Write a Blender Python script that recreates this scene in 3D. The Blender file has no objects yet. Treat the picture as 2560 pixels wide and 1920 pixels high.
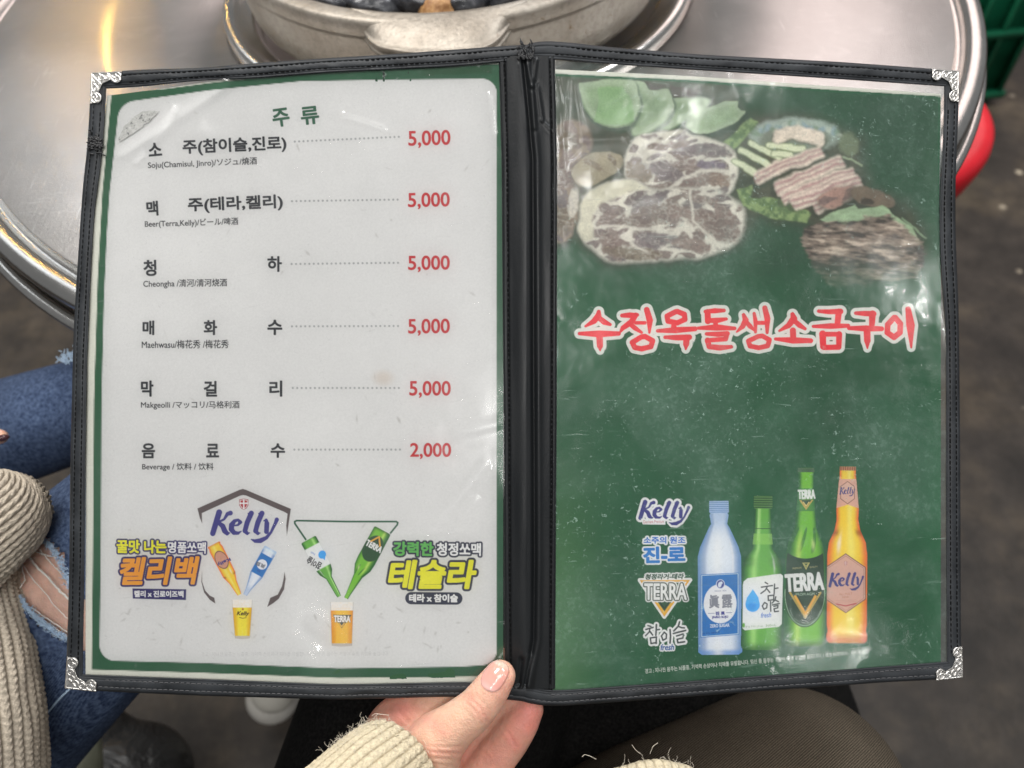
import bpy, bmesh, math, random
import numpy as np
from mathutils import Vector
from mathutils.bvhtree import BVHTree
random.seed(7); rng = np.random.default_rng(7)
scene = bpy.context.scene
COL = scene.collection

# ------------------------------------------------------------------ camera
FPX = 26 / 34.6 * 2560            # focal length in photograph pixels
TH, PH, CZ = 0.6308, -0.0934, 1.05
_c, _s = math.cos(TH), math.sin(TH)
FWD = np.array([0, _s, -_c]); UP0 = np.array([0, _c, _s]); RT0 = np.array([1., 0, 0])
_cr, _sr = math.cos(PH), math.sin(PH)
RT = _cr * RT0 + _sr * UP0; UP = -_sr * RT0 + _cr * UP0
CAM = np.array([0, 0, CZ])

cam_d = bpy.data.cameras.new('camera'); cam = bpy.data.objects.new('camera', cam_d); COL.objects.link(cam)
cam_d.sensor_width = 34.6; cam_d.lens = 26; cam_d.clip_start = 0.02; cam_d.clip_end = 60
from mathutils import Matrix
M = Matrix(((RT[0], UP[0], -FWD[0], 0), (RT[1], UP[1], -FWD[1], 0), (RT[2], UP[2], -FWD[2], CZ), (0, 0, 0, 1)))
cam.matrix_world = M
cam_d.dof.use_dof = True; cam_d.dof.focus_distance = 0.375; cam_d.dof.aperture_fstop = 7.5
scene.camera = cam
scene.view_settings.view_transform = 'Standard'; scene.view_settings.look = 'None'
scene.view_settings.exposure = 0.0; scene.view_settings.gamma = 1

# ------------------------------------------------------------------ surrounding light (indoor)
w = bpy.data.worlds.new('World'); scene.world = w; w.use_nodes = True
bg = w.node_tree.nodes['Background']; bg.inputs[0].default_value = (0.78, 0.80, 0.82, 1); bg.inputs[1].default_value = 0.30


def area(name, loc, size, size_y, power, col, target=(0, .3, .7)):
    l = bpy.data.lights.new(name, 'AREA'); l.shape = 'RECTANGLE'; l.size = size; l.size_y = size_y
    l.energy = power; l.color = col
    o = bpy.data.objects.new(name, l); COL.objects.link(o); o.location = loc
    o.rotation_euler = (Vector(target) - Vector(loc)).to_track_quat('-Z', 'Y').to_euler()
    return o


area('ceiling_panel_light', (0.15, -0.55, 2.45), 0.95, 0.9, 18.5, (1.0, 0.98, 0.955))
area('ceiling_panel_light', (-0.55, 0.95, 2.45), 1.3, 0.6, 40, (1.0, 0.98, 0.95))
area('ceiling_panel_light', (1.15, 1.0, 2.45), 0.9, 0.5, 22, (0.97, 0.985, 1.0))
area('ceiling_panel_light', (1.75, 3.5, 2.6), 2.4, 1.9, 38, (1.0, 0.82, 0.79), (1.75, 3.5, 0))  # unseen pink panel, added so the steel table reflects a brighter, warmer tone
area('ceiling_panel_light', (-2.0, 2.65, 2.6), 0.9, 1.0, 10, (0.88, 0.94, 1.0), (-2.0, 2.65, 0))  # unseen cool panel, added to brighten the left of the table top
for lx, ly, sx, sy, pw in ((0.94, -0.22, .30, .05, 1.6), (-0.52, -1.15, .06, .40, 3.2), (2.33, -0.87, .10, .10, 2.6), (2.35, -2.65, .5, .06, 3.0), (1.27, -0.04, .08, .08, .6), (-1.50, -2.05, .08, .08, 1.0)):
    area('small_ceiling_lamp', (lx, ly, 2.5), sx, sy, pw, (1, .99, .96), (0, .25, .75))
for lx, ly in ((-1.86, 3.93), (-1.80, 3.80)):
    l = bpy.data.lights.new('warm_bulb', 'POINT'); l.energy = 13; l.color = (1, .55, .10); l.shadow_soft_size = .035
    o = bpy.data.objects.new('warm_bulb', l); COL.objects.link(o); o.location = (lx, ly, 2.45)


def ray(px, py):
    px = np.asarray(px, float); py = np.asarray(py, float)
    return FWD + ((px - 1280) / FPX)[..., None] * RT - ((py - 960) / FPX)[..., None] * UP


def at_d(px, py, t): return CAM + ray(px, py) * np.asarray(t, float)[..., None]


def at_z(px, py, z):
    d = ray(px, py); return CAM + d * ((np.asarray(z, float) - CZ) / d[..., 2])[..., None]


def proj(P):
    V = np.asarray(P, float) - CAM; dz = V @ FWD
    return 1280 + FPX * (V @ RT) / dz, 960 - FPX * (V @ UP) / dz, dz


# ------------------------------------------------------------------ helpers
def s2l(c):
    c = np.asarray(c, float) / 255.0
    return np.where(c <= 0.04045, c / 12.92, ((c + 0.055) / 1.055) ** 2.4)


def alb(r, g, b, k=1.30): return tuple(float(x) for x in np.clip(s2l((r, g, b)) * k, 0, .9))


def mesh_np(name, V, F):
    V = np.asarray(V, np.float32); me = bpy.data.meshes.new(name)
    F = np.asarray(F, np.int32); n = F.shape[1]
    me.vertices.add(len(V)); me.vertices.foreach_set('co', V.ravel())
    me.loops.add(F.size); me.loops.foreach_set('vertex_index', F.ravel())
    me.polygons.add(len(F)); me.polygons.foreach_set('loop_start', np.arange(len(F), dtype=np.int32) * n)
    me.update(calc_edges=True); me.validate()
    return me


def link(name, me, mat, parent=None, smooth=True):
    o = bpy.data.objects.new(name, me); COL.objects.link(o)
    if mat is not None:
        me.materials.clear(); me.materials.append(mat)
    if smooth: me.polygons.foreach_set('use_smooth', np.ones(len(me.polygons), bool))
    if parent is not None:
        o.parent = parent; o.location = -Vector(parent.location)
    return o


def thing(name, label, cat, loc=(0, 0, 0), group=None):
    o = bpy.data.objects.new(name, None); o.empty_display_size = .02; COL.objects.link(o); o.location = loc
    o['label'] = label; o['category'] = cat
    if group: o['group'] = group
    return o


def tag(o, label, cat, group=None):
    o['label'] = label; o['category'] = cat
    if group: o['group'] = group
    return o


def grid_faces(nr, nc, keep=None, closed=False):
    i, j = np.meshgrid(np.arange(nr - 1), np.arange(nc if closed else nc - 1), indexing='ij')
    j2 = (j + 1) % nc
    F = np.stack([i * nc + j, (i + 1) * nc + j, (i + 1) * nc + j2, i * nc + j2], -1)
    if keep is not None: F = F[keep]
    return F.reshape(-1, 4)


def compact(V, F, *attrs):
    u, inv = np.unique(F, return_inverse=True)
    return (V[u], inv.reshape(F.shape)) + tuple(a[u] for a in attrs)


def joined(parts):
    Vs, Fs, n = [], [], 0
    for V, F in parts:
        Vs.append(V); Fs.append(np.asarray(F) + n); n += len(V)
    return np.concatenate(Vs), np.concatenate(Fs)


# value noise
def vnoise(x, y, seed=0):
    x = np.asarray(x, float); y = np.asarray(y, float)
    xi = np.floor(x).astype(np.int64); yi = np.floor(y).astype(np.int64); fx = x - xi; fy = y - yi
    fx = fx * fx * (3 - 2 * fx); fy = fy * fy * (3 - 2 * fy)

    def h(a, b):
        n = (a * 374761393 + b * 668265263 + seed * 1442695041) & 0xffffffff
        n = ((n ^ (n >> 13)) * 1274126177) & 0xffffffff
        return ((n ^ (n >> 16)) & 0xffff) / 65535.0
    return (h(xi, yi) * (1 - fx) + h(xi + 1, yi) * fx) * (1 - fy) + (h(xi, yi + 1) * (1 - fx) + h(xi + 1, yi + 1) * fx) * fy


def fbm(x, y, oct=4, seed=0):
    s, a, t = 0, 1, 0
    for k in range(oct):
        s = s + a * vnoise(x * 2 ** k, y * 2 ** k, seed + k); t += a; a *= .5
    return s / t


def sstep(a, b, x):
    t = np.clip((x - a) / (b - a), 0, 1); return t * t * (3 - 2 * t)


# ------------------------------------------------------------------ node materials
def mat(name, base=(.5, .5, .5), rough=.5, metal=0, spec=.5, coat=0, coat_rough=.1, sss=0):
    m = bpy.data.materials.new(name); m.use_nodes = True
    b = m.node_tree.nodes['Principled BSDF']
    b.inputs['Base Color'].default_value = (*base, 1); b.inputs['Roughness'].default_value = rough
    b.inputs['Metallic'].default_value = metal; b.inputs['Specular IOR Level'].default_value = spec
    b.inputs['Coat Weight'].default_value = coat; b.inputs['Coat Roughness'].default_value = coat_rough
    if sss:
        b.inputs['Subsurface Weight'].default_value = sss
        b.inputs['Subsurface Radius'].default_value = (1, .35, .2); b.inputs['Subsurface Scale'].default_value = .004
    return m, m.node_tree, b


def N(nt, typ, **kw):
    n = nt.nodes.new(typ)
    for k, v in kw.items():
        if k in ('operation', 'blend_type', 'data_type', 'noise_dimensions', 'wave_type', 'bands_direction', 'feature', 'attribute_name', 'vector_type', 'rings_direction', 'distance'):
            setattr(n, k, v)
        else: n.inputs[k].default_value = v
    return n


def pos(nt, scale=(1, 1, 1), rot=(0, 0, 0), loc=(0, 0, 0)):
    g = nt.nodes.new('ShaderNodeNewGeometry'); mp = nt.nodes.new('ShaderNodeMapping')
    mp.inputs['Scale'].default_value = scale; mp.inputs['Rotation'].default_value = rot; mp.inputs['Location'].default_value = loc
    nt.links.new(g.outputs['Position'], mp.inputs['Vector']); return mp.outputs[0]


def noise(nt, vec, scale, detail=4, rough=.55, dist=0):
    n = N(nt, 'ShaderNodeTexNoise', Scale=scale, Detail=detail, Roughness=rough, Distortion=dist)
    nt.links.new(vec, n.inputs['Vector']); return n.outputs['Fac']


def ramp(nt, fac, stops):
    r = nt.nodes.new('ShaderNodeValToRGB'); e = r.color_ramp.elements
    while len(e) < len(stops): e.new(.5)
    for k, (p, c) in enumerate(stops):
        e[k].position = p; e[k].color = (*c, 1) if not np.isscalar(c) else (c, c, c, 1)
    nt.links.new(fac, r.inputs[0]); return r.outputs[0]


def mixc(nt, fac, a, b, mode='MIX'):
    m = nt.nodes.new('ShaderNodeMix'); m.data_type = 'RGBA'; m.blend_type = mode
    for s, v in ((0, fac), (6, a), (7, b)):
        if hasattr(v, 'links') or hasattr(v, 'is_linked'): nt.links.new(v, m.inputs[s])
        else: m.inputs[s].default_value = v if np.isscalar(v) else (*v, 1)
    return m.outputs[2]


def mth(nt, op, a, b=0.0, c=None):
    m = nt.nodes.new('ShaderNodeMath'); m.operation = op
    for s, v in enumerate((a, b) if c is None else (a, b, c)):
        if hasattr(v, 'is_linked'): nt.links.new(v, m.inputs[s])
        else: m.inputs[s].default_value = v
    return m.outputs[0]


def bump(nt, bs, h, strength=.3, dist=.001, inp='Normal'):
    b = nt.nodes.new('ShaderNodeBump'); b.inputs['Strength'].default_value = strength; b.inputs['Distance'].default_value = dist
    nt.links.new(h, b.inputs['Height']); nt.links.new(b.outputs[0], bs.inputs[inp]); return b


# print on paper: colours come from the mesh, plus fine paper grain
m_print, nt, b = mat('printed_paper', rough=.5, spec=.3)
at = nt.nodes.new('ShaderNodeAttribute'); at.attribute_name = 'ink'
g1 = ramp(nt, noise(nt, pos(nt), 900, 3), [(.3, .93), (.7, 1.0)])
g2 = ramp(nt, noise(nt, pos(nt), 14, 3), [(.3, .96), (.7, 1.0)])
nt.links.new(mixc(nt, 1.0, mixc(nt, 1.0, at.outputs['Color'], g1, 'MULTIPLY'), g2, 'MULTIPLY'), b.inputs['Base Color'])

m_paper_back, _, _ = mat('plain_paper', alb(225, 225, 218), .6)

# leatherette binding
m_vinyl, nt, b = mat('black_leatherette', (.022, .025, .029), .46, spec=.28)
nt.links.new(ramp(nt, noise(nt, pos(nt), 60, 4), [(.3, (.011, .0125, .0145)), (.75, (.027, .030, .034))]), b.inputs['Base Color'])
nt.links.new(ramp(nt, noise(nt, pos(nt), 120, 4), [(.3, .42), (.7, .60)]), b.inputs['Roughness'])
bump(nt, b, noise(nt, pos(nt), 1400, 4), .25, .0004)
m_spine, nt, b = mat('glossy_black_vinyl', (.008, .009, .010), .27, spec=.24)
nt.links.new(ramp(nt, noise(nt, pos(nt, (1, .25, .25)), 90, 4), [(.35, .30), (.7, .52)]), b.inputs['Roughness'])
bump(nt, b, noise(nt, pos(nt), 700, 4), .15, .0005)
m_thread, _, _ = mat('black_thread', (.003, .003, .003), .9, spec=.1)
m_thread2, _, _ = mat('worn_grey_thread', (.055, .055, .058), .7)
m_fray, _, _ = mat('burnt_black_fibre', (.006, .006, .007), .45)
m_silver, nt, b = mat('silver_corner_metal', (.72, .70, .66), .34, 1)
nt.links.new(ramp(nt, noise(nt, pos(nt), 250, 3), [(.3, (.50, .48, .45)), (.7, (.70, .68, .65))]), b.inputs['Base Color'])

# clear vinyl sleeve: thin transparent film, gloss, worn scuffs and hairline scratches
def film(name, scuff, seed, tint=(1, 1, 1)):
    m = bpy.data.materials.new(name); m.use_nodes = True; nt = m.node_tree
    for n in list(nt.nodes): nt.nodes.remove(n)
    out = nt.nodes.new('ShaderNodeOutputMaterial')
    tr = N(nt, 'ShaderNodeBsdfTransparent'); tr.inputs[0].default_value = (*tint, 1)
    gl = N(nt, 'ShaderNodeBsdfGlossy', Roughness=.16); gl.inputs[0].default_value = (1, 1, 1, 1)
    df = N(nt, 'ShaderNodeBsdfDiffuse'); df.inputs[0].default_value = (.60, .82, .72, 1) if scuff > .1 else (.8, .8, .8, 1)
    fr = N(nt, 'ShaderNodeFresnel', IOR=1.5)
    P = pos(nt, loc=(seed, seed * .37, 0))
    # soft rubbed patches
    rub = ramp(nt, noise(nt, P, 17, 5, .62, .6), [(.42, 0.), (.72, 1.)])
    fine = ramp(nt, noise(nt, P, 330, 5, .7, .4), [(.50, 0.), (.64, 1.)])
    fleck = ramp(nt, noise(nt, P, 430, 4, .65, 1.0), [(.60, 0.), (.70, 1.)])
    fmask = ramp(nt, noise(nt, pos(nt, loc=(seed + 2, 0, 0)), 22, 3), [(.42, 0.), (.62, 1.)])
    # hairlines in two directions
    def hair(rot, sc, lo):
        v = pos(nt, (6, 160, 60), (0, 0, rot), (seed, 1, 2))
        n = noise(nt, v, sc, 2, .5, .3); msk = noise(nt, pos(nt, loc=(rot, seed, 0)), 30, 3)
        return mth(nt, 'MULTIPLY', ramp(nt, n, [(lo, 0.), (lo + .05, 1.)]), ramp(nt, msk, [(.45, 0.), (.6, 1.)]))
    h1 = hair(.5, 4, .70); h2 = hair(2.3, 5, .70); h3 = hair(1.2, 3, .71)
    hs = mth(nt, 'MAXIMUM', mth(nt, 'MAXIMUM', h1, h2), h3)
    a = mth(nt, 'MULTIPLY', rub, mth(nt, 'MULTIPLY_ADD', fine, .55, .45))
    a = mth(nt, 'MULTIPLY', a, scuff)
    a = mth(nt, 'MAXIMUM', a, mth(nt, 'MULTIPLY', mth(nt, 'MULTIPLY', fleck, fmask), scuff * 2.6))
    a = mth(nt, 'MAXIMUM', a, mth(nt, 'MULTIPLY', hs, scuff * 1.2))
    a = mth(nt, 'ADD', a, scuff * .16)
    m1 = nt.nodes.new('ShaderNodeMixShader'); nt.links.new(a, m1.inputs[0]); nt.links.new(tr.outputs[0], m1.inputs[1]); nt.links.new(df.outputs[0], m1.inputs[2])
    m2 = nt.nodes.new('ShaderNodeMixShader'); nt.links.new(fr.outputs[0], m2.inputs[0]); nt.links.new(m1.outputs[0], m2.inputs[1]); nt.links.new(gl.outputs[0], m2.inputs[2])
    nt.links.new(ramp(nt, noise(nt, P, 60, 4), [(.3, .07), (.7, .24)]), gl.inputs['Roughness'])
    bp = N(nt, 'ShaderNodeBump', Strength=.3, Distance=.0005)
    nt.links.new(mth(nt, 'ADD', noise(nt, P, 45, 3), mth(nt, 'MULTIPLY', hs, .25)), bp.inputs['Height'])
    nt.links.new(bp.outputs[0], gl.inputs['Normal']); nt.links.new(bp.outputs[0], fr.inputs['Normal'])
    nt.links.new(m2.outputs[0], out.inputs[0])
    return m


m_film_l = film('clear_vinyl_light_wear', .05, 3.1)
m_film_r = film('clear_vinyl_scuffed', .11, 7.7)

# ------------------------------------------------------------------ the surface of the open menu
SPX = 1315.0


def Dm(px, py):
    """distance of the open menu's sheets from the lens plane: two leaves meeting in a ridge at the spine"""
    px = np.asarray(px, float); py = np.asarray(py, float)
    v = (py - 110) / 1650
    u = np.abs(px - SPX) / 1090
    left = px < SPX
    top = np.where(left, 1 / .403, 1 / .403); bot = np.where(left, 1 / .388, 1 / .390)
    inv = 1 / .366 + u * ((1 - v) * (top - 1 / .366) + v * (bot - 1 / .366))
    d = 1 / inv
    d = d + .0022 * np.sin(py / 260 + .6) * sstep(.25, 1.0, u) * np.where(left, 1, -.8)
    d = d + .0016 * np.sin(px / 190 + 1.0) * (sstep(.55, 1, v) + sstep(.45, 0, v)) * sstep(0, .15, u)
    return d


def on_menu(px, py, lift): return at_d(px, py, Dm(px, py) - np.asarray(lift, float) * .001)


def resample(P, n):
    P = np.asarray(P, float); d = np.r_[0, np.cumsum(np.hypot(*np.diff(P, axis=0).T))]
    # smooth the corners of the traced line a little
    t = np.linspace(0, d[-1], n); Q = np.c_[np.interp(t, d, P[:, 0]), np.interp(t, d, P[:, 1])]
    k = max(1, n // 40)
    for _ in range(3):
        R = Q.copy()
        for s in range(1, n - 1):
            q = min(k, s, n - 1 - s); R[s] = Q[s - q:s + q + 1].mean(0)
        Q = R
    return Q


OUT_L = dict(
    top=[(228, 183), (300, 178), (356, 174), (500, 170), (640, 158), (807, 146), (950, 138), (1140, 124), (1220, 118), (1291, 113), (1318, 112)],
    left=[(228, 183), (222, 320), (216, 400), (209, 440), (198, 600), (184, 825), (180, 1000), (176, 1156), (174, 1400), (168, 1620), (163, 1718)],
    bot=[(163, 1718), (236, 1727), (500, 1739), (847, 1749), (1140, 1741), (1272, 1748), (1310, 1754)])
IN_L = dict(
    top=[(266, 222), (356, 217), (492, 202), (640, 196), (807, 182), (950, 175), (1140, 166), (1246, 156), (1318, 148)],
    left=[(266, 222), (264, 260), (258, 362), (243, 480), (236, 524), (226, 710), (218, 900), (214, 1156), (212, 1400), (207, 1686)],
    bot=[(207, 1686), (500, 1697), (847, 1711), (1140, 1705), (1262, 1706), (1310, 1708)])
OUT_R = dict(
    top=[(1318, 112), (1330, 104), (1346, 101), (1420, 106), (1514, 117), (1740, 136), (2100, 155), (2331, 172), (2397, 179)],
    right=[(2397, 179), (2397, 260), (2389, 434), (2388, 540), (2390, 634), (2396, 753), (2399, 970), (2400, 1100), (2401, 1300), (2402, 1613), (2406, 1692)],
    bot=[(1310, 1754), (1340, 1764), (1357, 1765), (1400, 1765), (1650, 1747), (1906, 1727), (2100, 1714), (2200, 1706), (2341, 1699), (2406, 1692)])
IN_R = dict(
    top=[(1318, 148), (1350, 146), (1389, 149), (1563, 163), (1740, 175), (2100, 198), (2360, 216)],
    right=[(2360, 216), (2359, 300), (2356, 380), (2350, 480), (2349, 540), (2351, 645), (2359, 753), (2365, 818), (2365, 970), (2365, 1300), (2367, 1654)],
    bot=[(1310, 1708), (1335, 1718), (1360, 1726), (1400, 1726), (1762, 1700), (2100, 1675), (2367, 1654)])

def inside_frame(X, Y, mrg=9):
    a, b_ = pl0(OUT_L['top'] + OUT_R['top'][1:]); c_, d_ = pl0(OUT_L['bot'] + OUT_R['bot'][1:])
    ok = (Y > np.interp(X, a, b_) + mrg) & (Y < np.interp(X, c_, d_) - mrg)
    e = np.array(OUT_L['left'], float); f_ = np.array(OUT_R['right'], float)
    return ok & (X > np.interp(Y, e[:, 1], e[:, 0]) + mrg) & (X < np.interp(Y, f_[:, 1], f_[:, 0]) - mrg)


def pl0(P):
    P = np.asarray(P, float); o = np.argsort(P[:, 0]); return P[o, 0], P[o, 1]


# ---- strip of binding swept between two traced edges
PROFILE = [(.03, -3.2), (-.01, -1.5), (.01, .3), (.06, 1.2), (.13, 1.55), (.22, 1.6), (.255, 1.38), (.29, 1.62), (.38, 1.75), (.50, 1.8),
           (.60, 1.7), (.665, 1.55), (.70, 1.28), (.735, 1.45), (.80, 1.35), (.84, 1.08), (.88, 1.25), (.94, 1.28), (.985, 1.0), (1.0, .55), (1.0, -1.0), (.97, -3.2)]


def strip_mesh(o, i, n, wob=0, seed=0):
    O = resample(o, n); I = resample(i, n)
    T = np.array([p[0] for p in PROFILE]); L = np.array([p[1] for p in PROFILE])
    P = O[:, None] * (1 - T)[None, :, None] + I[:, None] * T[None, :, None]
    s = np.arange(n)[:, None] / n * 22
    lift = L[None] + (L[None] > 0) * wob * (fbm(s + seed, T[None] * 1.6, 2, seed) - .5)
    V = on_menu(P[..., 0], P[..., 1], lift + 1.0)
    return V.reshape(-1, 3), grid_faces(n, len(T)), O, I


def stitches(O, I, t, lift, pitch=13.5, ln=9.0, rad=.00027, skip0=0, skip1=0, lab=0, jit=.5):
    C = O * (1 - t) + I * t; d = np.r_[0, np.cumsum(np.hypot(*np.diff(C, axis=0).T))]
    parts = []; p = skip0
    while p < d[-1] - skip1 - ln:
        q = [p + random.uniform(-.6, .6), p + ln + random.uniform(-1, 1)]
        m = (q[0] + q[1]) / 2; qq = [q[0], m, q[1]]
        x = np.interp(qq, d, C[:, 0]) + random.uniform(-jit, jit); y = np.interp(qq, d, C[:, 1]) + random.uniform(-jit, jit)
        A = on_menu(x, y, np.array([lift - .15, lift + .12, lift - .15]) + 1.0)
        parts.append(tube(A, [rad, rad, rad], 5)); p += pitch
    return parts


def tube(P, R, n=8, caps=True):
    P = np.asarray(P, float); R = np.asarray(R, float); T = np.gradient(P, axis=0)
    T /= np.linalg.norm(T, axis=1)[:, None] + 1e-12
    ref = np.array([.13, .21, .97]) if abs(T[0] @ np.array([.13, .21, .97])) < .9 else np.array([1., 0, 0])
    ring = []
    for k in range(len(P)):
        a = np.cross(T[k], ref); a /= np.linalg.norm(a); bb = np.cross(T[k], a)
        th = np.arange(n) / n * 2 * np.pi
        ring.append(P[k] + R[k] * (np.cos(th)[:, None] * a + np.sin(th)[:, None] * bb))
    V = np.concatenate(ring); F = grid_faces(len(P), n, closed=True)
    return V, F


# ------------------------------------------------------------------ menu cover
cover = thing('menu_folder', 'open black leatherette menu folder with stitched edges and silver corners, held up over the lap', 'menu folder', tuple(on_menu(1310, 900, 0)))
strips = []
for nm, o, i, n, sd, w_ in (('binding_strip', OUT_L['top'], IN_L['top'], 260, 1, .9), ('binding_strip', OUT_L['left'], IN_L['left'], 300, 2, .8), ('binding_strip', OUT_L['bot'], IN_L['bot'], 260, 3, .7),
                            ('binding_strip', OUT_R['top'], IN_R['top'], 260, 4, 1.1), ('binding_strip', OUT_R['right'], IN_R['right'], 300, 5, .7), ('binding_strip', OUT_R['bot'], IN_R['bot'], 260, 6, .7)):
    V, F, O, I = strip_mesh(o, i, n, w_, sd)
    link(nm, mesh_np(nm, V, F), m_vinyl, cover); strips.append((O, I))
for k, (O, I) in enumerate(strips):
    prt = stitches(O, I, .255, 1.62, skip0=70 if k in (0, 1, 3) else 20, skip1=20) + stitches(O, I, .70, 1.52, skip0=70, skip1=20)
    V, F = joined(prt)
    s = link('stitching', mesh_np('stitching', V, F), m_thread2 if k in (2, 5) else m_thread, cover); s['kind'] = 'stuff'

# spine: leatherette band with a soft valley crease and wrinkles
ys = np.linspace(140, 1722, 420); us = np.linspace(0, 1, 60)
xl = np.interp(ys, [140, 400, 1000, 1500, 1722], [1246, 1253, 1258, 1260, 1262]); xr = np.interp(ys, [140, 400, 1000, 1500, 1722], [1388, 1394, 1393, 1390, 1389])
PX = xl[:, None] + (xr - xl)[:, None] * us; PY = np.repeat(ys[:, None], 60, 1) + 0 * us
crx = np.interp(ys, [140, 250, 400, 900, 1400, 1600, 1722], [1308, 1318, 1332, 1334, 1336, 1334, 1312])[:, None]
dx = PX - crx
h = 1.7 + .9 * np.exp(-((PX - xl[:, None] - 48) / 22) ** 2)
h += -2.0 * np.exp(-(dx / 5.0) ** 2) + .8 * np.exp(-((dx - 13) / 7) ** 2)
h += .9 * (fbm(PX / 40, PY / 300, 2, 5) - .5) + .12 * (fbm(PX / 14, PY / 160, 2, 9) - .5)
tw = sstep(420, 170, PY)
for a0, a1, b0, b1, am in ((1318, 160, 1330, 215, 1.6), (1340, 150, 1332, 215, 1.5), (1331, 215, 1336, 320, 1.8), (1343, 215, 1356, 300, 1.3), (1352, 300, 1378, 325, 1.2), (1300, 160, 1322, 320, 1.0)):
    t_ = np.clip(((PX - a0) * (b0 - a0) + (PY - a1) * (b1 - a1)) / ((b0 - a0) ** 2 + (b1 - a1) ** 2), 0, 1)
    dd = np.hypot(PX - a0 - t_ * (b0 - a0), PY - a1 - t_ * (b1 - a1)); h += .34 * am * np.exp(-(dd / 4.6) ** 2) - .1 * am * np.exp(-((dd - 9) / 5) ** 2)
for a0, a1, b0, b1, am in ((1326, 1640, 1318, 1716, 1.2), (1303, 1650, 1296, 1712, -1.3)):
    t_ = np.clip(((PX - a0) * (b0 - a0) + (PY - a1) * (b1 - a1)) / ((b0 - a0) ** 2 + (b1 - a1) ** 2), 0, 1)
    dd = np.hypot(PX - a0 - t_ * (b0 - a0), PY - a1 - t_ * (b1 - a1)); h += am * np.exp(-(dd / 6) ** 2)
for sx, sgn in ((PX - xl[:, None] - 15, 1), (PX - xr[:, None] + 13, -1)):
    h += -.7 * np.exp(-(sx / 2.2) ** 2)
edge = np.minimum(us, 1 - us)[None] * 140; h *= sstep(-2, 5, edge) * .55 + .45; h = np.where(edge < .5, -1.0, h)
V = on_menu(PX, PY, h + .6)
link('spine', mesh_np('spine', V.reshape(-1, 3), grid_faces(420, 60)), m_spine, cover)
O = np.c_[xl + 15, ys]; I2 = np.c_[xr - 13, ys]
prt = stitches(O, O, 0, 1.35, pitch=12.5, ln=8.5, skip0=6, skip1=8, jit=.8) + stitches(I2, I2, 0, 1.35, pitch=12.5, ln=8.5, skip0=10, skip1=8, jit=.8)
V, F = joined(prt); s = link('stitching', mesh_np('stitching', V, F), m_thread, cover); s['kind'] = 'stuff'


def relief(name, P0, e1, e2, na, nb, hfun, mask, material, parent, lift0=3.35):
    a, b_ = np.meshgrid(np.linspace(-1, 82, na), np.linspace(-1, 82, nb), indexing='ij')
    keepv = mask(a, b_); hh = hfun(a, b_)
    x = P0[0] + a * e1[0] + b_ * e2[0]; y = P0[1] + a * e1[1] + b_ * e2[1]
    V = on_menu(x, y, np.where(keepv > .5, lift0 + hh, lift0 - 1.3))
    k = (keepv[:-1, :-1] + keepv[1:, :-1] + keepv[:-1, 1:] + keepv[1:, 1:]) > .1
    F = grid_faces(na, nb, keep=k); V, F = compact(V.reshape(-1, 3), F)
    return link(name, mesh_np(name, V, F), material, parent)


def corner_arm_w(t):  # inner outline of one arm of the metal corner, in photograph pixels
    w_ = np.where(t < 30, 30.0, 0)
    w_ = np.where((t >= 30) & (t < 50), 29 - 8 * np.clip((t - 30) / 18, 0, 1), w_)
    r = np.sqrt(np.clip(14.5 ** 2 - (t - 63.5) ** 2, 0, None)); w_ = np.where(t >= 49, 14 + r, w_)
    w_ = np.where(t > 77, 0, w_)
    return w_


def corner_mask(a, b_):
    m1 = (b_ >= 0) & (a >= 0) & (b_ < corner_arm_w(a)); m2 = (a >= 0) & (b_ >= 0) & (a < corner_arm_w(b_))
    rc = (a < 5) & (b_ < 5) & (np.hypot(a - 5, b_ - 5) > 5.5)
    return ((m1 | m2) & ~rc).astype(float)


def corner_h(a, b_):
    x = np.maximum(a, b_); y = np.minimum(a, b_)
    def ringr(cx, cy, r, w_=1.3): return np.exp(-((np.hypot(x - cx, y - cy) - r) / w_) ** 2)
    def arc(cx, cy, r, a0, a1, w_=1.2):
        an = np.arctan2(y - cy, x - cx); return ringr(cx, cy, r, w_) * ((an > a0) & (an < a1))
    hh = .9 * ringr(63, 13, 11.5) + .8 * arc(58, 10, 4.5, -1, 3.1) + .8 * arc(67, 17, 4.6, -3.1, .8) + .7 * arc(68, 8, 4, -2, 2.6) + .7 * arc(58, 18.5, 3.6, -1.5, 3.1)
    hh += .9 * ringr(40, 11, 7) + .6 * ringr(40, 12, 3, 1.4) + .8 * ringr(25, 14, 6.5) + .7 * arc(18, 9, 5, -1.6, 1.8)
    hh += .9 * np.exp(-((y - 1.5) / 1.4) ** 2) - .7 * np.exp(-((a - b_) / 1.2) ** 2) * (x < 34)
    w_ = np.where(x < 77, corner_arm_w(x), 0); hh += .8 * np.exp(-((y - w_ + 1.8) / 1.1) ** 2)
    return hh * .36 - 1.0 * (y < .3) - .9 * (x > 76.4)


for P0, e1, e2 in (((227, 181), (1.0, -.035), (-.03, 1.02)), ((2398, 177), (-.88, -.07), (-.005, 1.02)), ((162, 1721), (1.02, .11), (.075, -1.03)), ((2408, 1694), (-.88, .10), (-.02, -1.02))):
    relief('metal_corner', P0, e1, e2, 112, 112, corner_h, corner_mask, m_silver, cover)

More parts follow.
